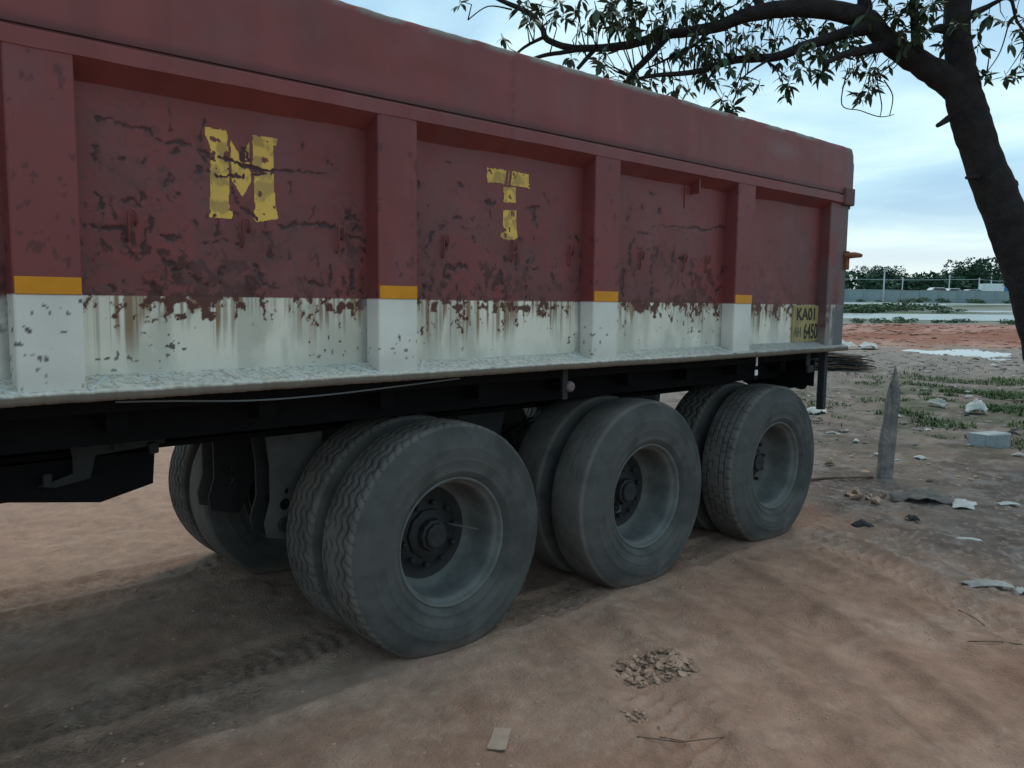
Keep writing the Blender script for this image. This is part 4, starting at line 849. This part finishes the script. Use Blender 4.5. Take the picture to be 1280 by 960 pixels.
# boundary wall of concrete panels
x0, y0 = from_dl(136, 38); WL = empty('boundary_wall', (x0, y0, 0)); tag(WL, 'long grey concrete panel boundary wall below the distant trees', 'wall')
b = nb(); box(b, -1.42, 1.42, -.06, .06, -.6, 1.95, .03); PM = mesh_of(b, 'panel', 'wallc', False)
b = nb(); box(b, -.12, .12, -.11, .11, -.6, 2.08, .02); PoM = mesh_of(b, 'pillar', 'wallc', False)
b = nb(); box(b, -1.42, 1.42, -.10, .10, 1.951, 2.03, .015); CoM = mesh_of(b, 'coping', 'concrete', False)
wang = math.atan2(-FX, FY)
for i in range(40):
    L_ = 38+i*3.1; x_, y_ = from_dl(136, L_); z_ = float(base_h(x_, y_))+rs.uniform(-.06, .06)
    for me, nm, dl in ((PM, 'panel', 0), (CoM, 'coping', 0), (PoM, 'pillar', 1.55)):
        o = bpy.data.objects.new(nm, me); COL.objects.link(o); o.parent = WL; xx_, yy_ = from_dl(136, L_+dl); o.location = (xx_-x0, yy_-y0, z_); o.rotation_euler = (0, 0, wang)
# poles
for D_, px, h_, lab in ((128, 1100, 5.2, 'tall white pole with a lamp head in front of the distant trees'), (150, 1123, 4.3, None), (146, 1181, 4.8, None), (150, 1218, 4.4, None), (150, 1233, 5.6, None)):
    L_ = (px-640)/1020*D_+.6*0; x_, y_ = from_dl(D_, L_); o = empty('utility_pole', (x_, y_, float(base_h(x_, y_))))
    tag(o, lab or 'slim grey utility pole behind the boundary wall carrying a wire', 'pole', None if lab else 'utility poles behind the wall')
    b = nb(); tube(b, [(0, 0, -.3), (0, 0, h_)], [.15 if lab else .12, .09], 8); part('shaft', b, 'pole', o, True)
    b = nb(); box(b, -.5, .5, -.06, .06, h_-.35, h_-.23); part('crossarm', b, 'pole', o)
    if lab: b = nb(); box(b, -.3, .9, -.12, .12, h_-.02, h_+.16, .04); part('lamp_head', b, 'pole', o)
pw = [from_dl(150, L_) for L_ in (20, 71, 85.2, 88, 130)]; b = nb(); tube(b, [(p_[0], p_[1], float(base_h(*p_))+4.1-.25*(i % 2)) for i, p_ in enumerate(pw)], .045, 4); tag(link('overhead_wire', b, M['pole']), 'thin grey overhead wire strung between the utility poles', 'wire')
# vehicles on the road behind the wall
def car(name, D_, px, ln, ht, lab, mat, tarp=False):
    L_ = (px-640)/1020*D_; x_, y_ = from_dl(D_, L_); o = empty(name, (x_, y_, float(base_h(x_, y_))+.75), wang); tag(o, lab, 'car' if name == 'car' else 'truck')
    h = ln/2
    if name == 'car':
        b = nb(); prism(b, [(-h, .35), (h, .35), (h, .85), (h*.62, 1.0), (h*.30, ht), (-h*.55, ht), (-h*.9, 1.02), (-h, .95)], -.85, .85); bmesh.ops.bevel(b, geom=b.edges[:], offset=.06, segments=2, affect='EDGES'); part('body', b, mat, o)
        b = nb(); prism(b, [(h*.52, 1.02), (h*.27, ht-.08), (-h*.5, ht-.08), (-h*.75, 1.02)], -.865, .865); part('window', b, 'glass', o)
    else:
        b = nb(); box(b, -h, h*.45, -1.1, 1.1, .9, ht, .08); part('cargo_box', b, mat, o)
        b = nb(); box(b, h*.5, h, -1.05, 1.05, .6, ht-.35, .12); cb_ = part('cab', b, 'blue' if tarp else mat, o); b = nb(); box(b, h*.8, h*.95, -1.06, 1.06, ht-1.1, ht-.6); part('window', b, 'glass', cb_)
    for sx in (-.6, .6):
        for sy in (-.8, .8):
            b = nb(); lathe(b, [(-.1, .05), (-.1, .32), (.1, .32), (.1, .05)], 16, cy=(sx*h, sy, .32)); part('wheel', b, 'rag', o)
car('car', 142, 1168, 4.4, 1.75, 'white hatchback roof showing above the boundary wall', 'white')
car('car', 146, 1187, 3.8, 1.65, 'smaller pale car roof above the wall beside the white hatchback', 'white')
car('car', 144, 1212, 4.4, 1.5, 'low pale car roof just above the wall left of the blue truck', 'pole')
car('truck', 143, 1238, 4.4, 2.5, 'white box truck with a blue cab behind the boundary wall', 'white', True)
# puddles and ponds
def sheet(name, D0, D1, L0, L1, seed, lab, n=70, lift=.02, hole=None):
    b = nb(); vs = []
    for k in range(n):
        a = 2*math.pi*k/n; rr_ = 1+.55*(fbm(np.array([math.cos(a)*1.7+5]), np.array([math.sin(a)*1.7+5]), 4, seed)[0]-.5); D_ = (D0+D1)/2+(D1-D0)/2*math.sin(a)*rr_; L_ = (L0+L1)/2+(L1-L0)/2*np.sign(math.cos(a))*abs(math.cos(a))**.6*rr_
        x_, y_ = from_dl(D_, L_); vs.append(b.verts.new((x_, y_, float(base_h(x_, y_))+lift)))
    c = b.verts.new((*from_dl((D0+D1)/2, (L0+L1)/2), float(base_h(*from_dl((D0+D1)/2, (L0+L1)/2)))+lift))
    for k in range(n): b.faces.new((vs[k], vs[(k+1) % n], c))
    o = link(name, b, M['water' if name == 'puddle' else 'pond']); tag(o, kind='structure')
sheet('puddle', 23.6, 28.4, 11.6, 17, 200, '', lift=-.018)
sheet('pond', 54, 68, 10, 64, 201, '', lift=.035)
sheet('pond', 70, 83, 42, 80, 202, '', lift=.03)
sheet('pond', 108, 128, 24, 120, 203, '', lift=.04)
# marsh bushes
BM = []
for i in range(4):
    V, Fc = foliage_mesh(300+i, 1.3, .45, 420, .12, .25, 8); me = bpy.data.meshes.new('marsh_bush'); me.from_pydata([tuple(v) for v in V], [], Fc); me.materials.append(M['bush']); BM.append(me)
def bush(D_, L_, s, lab, grp, sx=1.):
    x_, y_ = from_dl(D_, L_); o = bpy.data.objects.new('marsh_bush', BM[rs.randint(4)]); COL.objects.link(o); o.location = (x_, y_, float(base_h(x_, y_))); o.scale = (s*sx, s*sx, s); o.rotation_euler = (0, 0, rs.rand()*6); tag(o, lab, 'bush', grp)
for i in range(20): bush(rs.uniform(70, 84), rs.uniform(26, 40), rs.uniform(.6, 1.25), 'low green bush on the flooded ground beyond the red earth bank', 'bushes on the flooded ground', 1.6)
for i in range(9): bush(rs.uniform(47.5, 50), 20+i*1.35+rs.uniform(-.5, .5), rs.uniform(.25, .6), 'small weedy clump along the rear edge of the red earth bank', 'weed clumps along the red bank')
for i in range(10): bush(rs.uniform(130, 134), 52+i*3.6+rs.uniform(-1.5, 1.5), rs.uniform(.6, 1.2), 'dark shrub growing against the foot of the boundary wall', 'shrubs at the foot of the wall')
# ================================================================= THINGS ON THE GROUND
# granite stone post
b = nb(); bmesh.ops.create_cube(b, size=1); bmesh.ops.subdivide_edges(b, edges=b.edges[:], cuts=7, use_grid_fill=True)
for v in b.verts:
    t = v.co.z+.5; wx_ = .122-.012*t-.055*max(0, (t-.82)/.18)**1.6; wy_ = .065-.02*t; top = 1.0-.16*abs(v.co.x)*2*t**3
    v.co = Vector((v.co.x*wx_+.085*t, v.co.y*wy_, t*1.12*top-.10)); k = fbm(np.array([v.co.x*14+v.co.y*9]), np.array([v.co.z*11]), 4, 210)[0]-.5; v.co.x += .055*k; v.co.y += .035*k
o = link('stone_post', b, M['granite'], smooth=True); o.location = (3.82, .36, 0); o.rotation_euler = (R(-3), 0, wang); tag(o, 'rough pointed granite post leaning in the bare ground', 'stone post')
# concrete block
b = nb(); box(b, -.20, .20, -.11, .11, 0, .17, .012)
for v in b.verts: v.co += Vector([(rnd.random()-.5)*.012 for _ in range(3)])
o = link('concrete_block', b, M['concrete']); o.location = (6.55, .36, gz(6.55, .36)-.01); o.rotation_euler = (0, 0, wang+R(22)); tag(o, 'pale grey concrete block lying on the dark soil', 'block')
# crumpled sheets
def crumple(name, x, y, sx, sy, h, mat, lab, cat, rz=0, seed=0, grp=None, n=14, edge=.35):
    u = np.linspace(-.5, .5, n); X, Y = np.meshgrid(u, u, indexing='ij'); r = np.hypot(X, Y)*2; th_ = np.arctan2(Y, X)
    rim = 1+edge*(fbm(np.cos(th_)*1.8+seed*3.1+9, np.sin(th_)*1.8+9, 4, seed)-.5)*2
    z = h*np.maximum(0, 1-r**2*.6)*(.25+1.3*fbm(X*5+seed*7+20, Y*5+20, 4, seed+1))+.25*h*(fbm(X*12+20, Y*12+seed+20, 3, seed+2))
    V = np.stack([X*sx*rim, Y*sy*rim, z+.004], -1).reshape(-1, 3); Vb = V.copy(); Vb[:, 2] -= .005
    me = grid_mesh(name, V, n, n); o = link(name, me, M[mat], smooth=False); o.location = (x, y, gz(x, y)); o.rotation_euler = (0, 0, rz)
    md = o.modifiers.new('thick', 'SOLIDIFY'); md.thickness = .003; md.offset = -1
    tag(o, lab, cat, grp); return o
crumple('plastic_sheet', 3.30, -.50, .32, .16, .02, 'paper', 'flat white plastic sheet beside the low mound of soil', 'litter', .3, 1)
crumple('plastic_sheet', 3.53, -.73, .17, .07, .015, 'paper', 'small flat white strip next to the larger plastic sheet', 'litter', -.6, 2)
crumple('plastic_bag', 9.5, 1.47, .38, .26, .17, 'paper', 'crumpled white plastic bag lying in the weeds', 'bag', .4, 3)
crumple('plastic_bag', 9.75, 2.12, .32, .2, .10, 'grey_litter', 'greyish crumpled bag in the weeds beside the white plastic bag', 'bag', 1.4, 4)
crumple('torn_paper', 1.43, -1.26, .24, .10, .03, 'grey_litter', 'torn greyish paper scrap on the dark dirt', 'paper', -.75, 5)
crumple('torn_paper', 1.54, -1.40, .07, .06, .03, 'paper', 'small white torn paper corner beside the greyish scrap', 'paper', -.5, 6)
crumple('plastic_wrapper', 2.31, -.86, .16, .05, .015, 'paper', 'narrow whitish wrapper lying between the dark rag and the plastic sheet', 'litter', -.9, 7)
crumple('white_rag', 7.55, 2.95, .36, .20, .08, 'paper', 'white rag on the ground behind the trailer guard post', 'rag', -.2, 8)
crumple('dark_rag', 2.10, -.23, .15, .08, .04, 'rag', 'black rag on the dirt behind the rear wheel', 'rag', -.4, 9)
crumple('soil_mound', 3.17, -.20, .42, .26, .09, 'greysoil', 'low mound of brown soil beside the stone post', 'mound', -.9, 10, n=18)
crumple('white_sack', 22.4, 9.9, 1.1, .7, .28, 'paper', 'heap of white sacks beyond the brushwood bundle', 'sack', -.2, 11)
crumple('white_sack', 23.2, 9.3, .7, .5, .2, 'paper', 'single white sack lying right of the sack heap', 'sack', .6, 12)
# flat cardboard piece
b = nb(); vs_ = [(-.034, -.07), (.012, -.073), (.032, -.067), (.037, .068), (.006, .072), (-.024, .07)]; a_ = [b.verts.new((x_, y_, .012)) for x_, y_ in vs_]; c_ = [b.verts.new((x_, y_, .008)) for x_, y_ in vs_]; b.faces.new(a_); b.faces.new(c_[::-1])
for i in range(6): b.faces.new((a_[i], c_[i], c_[(i+1) % 6], a_[(i+1) % 6]))
bmesh.ops.recalc_face_normals(b, faces=b.faces[:]); o = link('cardboard_piece', b, M['card']); o.location = (-1.73, -.71, gz(-1.73, -.71)); o.rotation_euler = (0, 0, wang-.1); tag(o, 'small rectangular piece of brown cardboard on bare dirt', 'cardboard')
# dried cracked mud clods
def clods(name, cx, cy, n, spread, smin, smax, lab, seed, flat=.35):
    rr = random.Random(seed); e_ = empty(name, (cx, cy, gz(cx, cy))); tag(e_, lab, 'mud')
    for i in range(n):
        b = nb(); bmesh.ops.create_icosphere(b, subdivisions=2, radius=1); s = rr.uniform(smin, smax); st_ = rr.uniform(.5, 1.1); sd_ = rr.randint(0, 999)
        for v in b.verts:
            k = .6+.9*fbm(np.array([v.co.x*1.5+sd_]), np.array([v.co.y*1.5+v.co.z*2+sd_]), 3, 5)[0]; v.co = Vector((v.co.x*s*k, v.co.y*s*st_*k, (max(-.3, v.co.z)+1.6*(v.co.x*v.co.x))*s*flat*k))
        o = part('flake' if flat < .3 else 'clod', b, 'clod' if i % 3 else 'flake2', e_, flat < .3); a = rr.uniform(0, 6.28); d = spread*math.sqrt(rr.random()); lx, ly = math.cos(a)*d*1.25*FY+math.sin(a)*d*.8*FX, -math.cos(a)*d*1.25*FX+math.sin(a)*d*.8*FY; o.location = (lx, ly, gz(cx+lx, cy+ly)-gz(cx, cy)+s*.12); o.rotation_euler = (rr.uniform(-.5, .5), rr.uniform(-.5, .5), rr.uniform(0, 6))
clods('leaf_litter', -.84, -.70, 230, .15, .007, .024, 'patch of crumpled dry leaves and mud flakes in front of the middle wheel', 5, .2)
clods('mud_patch', -1.22, -.92, 24, .045, .005, .013, 'small clump of dry leaf crumbs near the cardboard piece', 6)
clods('mud_patch', 2.95, .05, 12, .22, .02, .06, 'loose soil clods heaped at the foot of the stone post', 7, .5)
# twigs
def twig(pts, r, lab, grp=None, nm='twig'):
    b = nb(); tube(b, [(x_, y_, gz(x_, y_)+r*.8+dz) for x_, y_, dz in pts], r, 5); tag(link(nm, b, M['wood'], smooth=True), lab, 'twig', grp)
twig([(3.1, .78, 0), (3.4, .62, .01), (3.75, .42, 0)], .012, 'dark stick lying on the soil right of the rear wheel')
twig([(.45, -1.50, 0), (.55, -1.60, .006), (.66, -1.66, 0)], .0025, 'thin forked twig on the bare dirt beyond the mud flakes')
twig([(.9, -1.30, 0), (.84, -1.39, .005), (.76, -1.47, 0)], .0025, 'short thin twig near the torn greyish paper')
twig([(-1.36, -1.03, 0), (-1.24, -1.13, .01), (-1.10, -1.22, 0)], .0025, 'straw-thin twig tangle beside the dried mud clump')
twig([(-1.27, -1.06, .004), (-1.18, -1.12, .012), (-1.13, -1.10, .002)], .002, 'short straw crossing the thin twig tangle')
# brushwood bundle
bx_, by_ = 15.2, 6.4; e_ = empty('brushwood_bundle', (bx_, by_, gz(bx_, by_)), wang); tag(e_, 'long bundle of dark cut branches lying on the ground', 'brushwood')
rr = random.Random(12)
for i in range(120):
    a = rr.uniform(0, math.pi); d = math.sqrt(rr.random()); y_ = math.cos(a)*d*.42; z_ = .03+math.sin(a)*d*.42; L0 = rr.uniform(-2.3, -1.6); L1 = rr.uniform(.35, .85)-.25*z_; b = nb()
    tube(b, [(L0+(L1-L0)*t, y_+rr.uniform(-.06, .06), max(.01, z_+rr.uniform(-.05, .05)-.25*t**4*z_)) for t in (0, .25, .5, .75, 1)], [q_*rr.uniform(.008, .022) for q_ in (1, 1, .9, .8, .5)], 5); part('stick', b, rr.choice(['wood', 'wood', 'bark', 'bark', 'rag']), e_, True)
# pebbles, crumbs and bits of litter
V, Fc = [], []; ico = bmesh.new(); bmesh.ops.create_icosphere(ico, subdivisions=1, radius=1); iv = np.array([v.co[:] for v in ico.verts]); jf = [tuple(v.index for v in f.verts) for f in ico.faces]; ico.free()
npb = 5200; px_ = np.where(rs.rand(npb) < .75, rs.uniform(-3.5, 5, npb), rs.uniform(2, 22, npb)); py_ = np.where(px_ < 5, rs.uniform(-2.6, 3.5, npb), rs.uniform(-3, 9, npb)); pz_ = ground_h(px_, py_); off = 0
for i in range(npb):
    s = (.0018+.009*rs.rand()**3)*(1 if px_[i] < 4 else rs.uniform(1, 4)); V.append(iv*s*rs.uniform(.6, 1.2, 3)*(1, 1, .6)+np.array([px_[i], py_[i], pz_[i]])); Fc += [tuple(k+off for k in f) for f in jf]; off += len(iv)
me = bpy.data.meshes.new('pebbles'); me.from_pydata(np.concatenate(V).tolist(), [], Fc); o = link('pebbles', me, M['clod']); tag(o, 'small pebbles and soil crumbs scattered over the dirt', 'pebbles', kind='stuff')
for nm_, mt_, D0_, D1_, n_, s0, s1, lab_ in (('rubble', 'redsoil', 28, 47, 1100, .05, .2, 'red earth lumps covering the low bank'), ('rubble', 'greysoil', 9, 28, 1500, .02, .07, 'grey soil lumps and debris over the waste ground')):
    V, Fc = [], []; off = 0; DD = rs.uniform(D0_, D1_, n_); LL = DD*rs.uniform(.28, .75, n_); xx_ = -3.546+DD*FX+LL*FY; yy_ = -2.765+DD*FY-LL*FX; zz2 = ground_h(xx_, yy_)
    for i in range(n_):
        s = rs.uniform(s0, s1); V.append(iv*s*rs.uniform(.5, 1.6, 3)*(1, 1, .25)+np.array([xx_[i], yy_[i], zz2[i]])); Fc += [tuple(k+off for k in f) for f in jf]; off += len(iv)
    me = bpy.data.meshes.new(nm_); me.from_pydata(np.concatenate(V).tolist(), [], Fc); tag(link(nm_, me, M[mt_]), lab_, 'rubble', kind='stuff')
for i in range(46):
    D_ = rs.uniform(7.5, 24); L_ = rs.uniform(3.2 if D_ < 12 else 5.0, 5.4+(D_-8)*.60); x_, y_ = from_dl(D_, L_); s = rs.uniform(.03, .085)*(1+D_/14)
    crumple('litter_scrap', x_, y_, s, s*rs.uniform(.4, .8), s*.25, 'paper' if i % 3 else 'grey_litter', 'small pale scrap of litter strewn on the waste ground', 'litter', rs.rand()*6, 400+i, 'litter scraps strewn on the waste ground', 7)
for i in range(26):
    D_ = rs.uniform(4.5, 24); L_ = rs.uniform(2.2+D_*.06, 3.0+(D_-4.5)*.64); x_, y_ = from_dl(D_, L_)
    if x_ < 2.3 and y_ > -.25: continue
    s = rs.uniform(.04, .10)*(1+D_/18)
    crumple('dry_leaf', x_, y_, s, s*rs.uniform(.4, .7), s*.3, 'rag' if i % 2 else 'dryleaf', 'dark dry leaf or clod fallen on the waste ground', 'leaf', rs.rand()*6, 500+i, 'dark dry leaves on the waste ground', 7)
# weeds
V, Fc = [], []
def blade(x, y, z, h, w, a, le):
    j = len(V); dx, dy = math.cos(a), math.sin(a); V.extend([(x-dy*w, y+dx*w, z-.01), (x+dy*w, y-dx*w, z-.01), (x+dx*le*.4-dy*w*.8, y+dy*le*.4+dx*w*.8, z+h*.6), (x+dx*le*.4+dy*w*.8, y+dy*le*.4-dx*w*.8, z+h*.6), (x+dx*le, y+dy*le, z+h)]); Fc.extend([(j, j+1, j+3, j+2), (j+2, j+3, j+4)])
N = 24000; gx = rs.normal(10.8, 2.6, N); gy = 1.6+.28*(gx-9)+rs.normal(0, 1.15, N); gm = fbm(gx*1.3, gy*1.3, 4, 64); gz_ = ground_h(gx, gy)
for i in range(N):
    if gm[i] < .52 or gx[i] < 6.6: continue
    blade(gx[i], gy[i], gz_[i], rs.uniform(.02, .09)*(gm[i]*2.2-.4), rs.uniform(.004, .012), rs.rand()*6.28, rs.uniform(.02, .12))
me = bpy.data.meshes.new('weeds'); me.from_pydata(V, [], Fc); o = link('weeds', me, M['grass']); tag(o, 'patch of low green weeds on the waste ground beyond the stone post', 'weeds', kind='stuff')
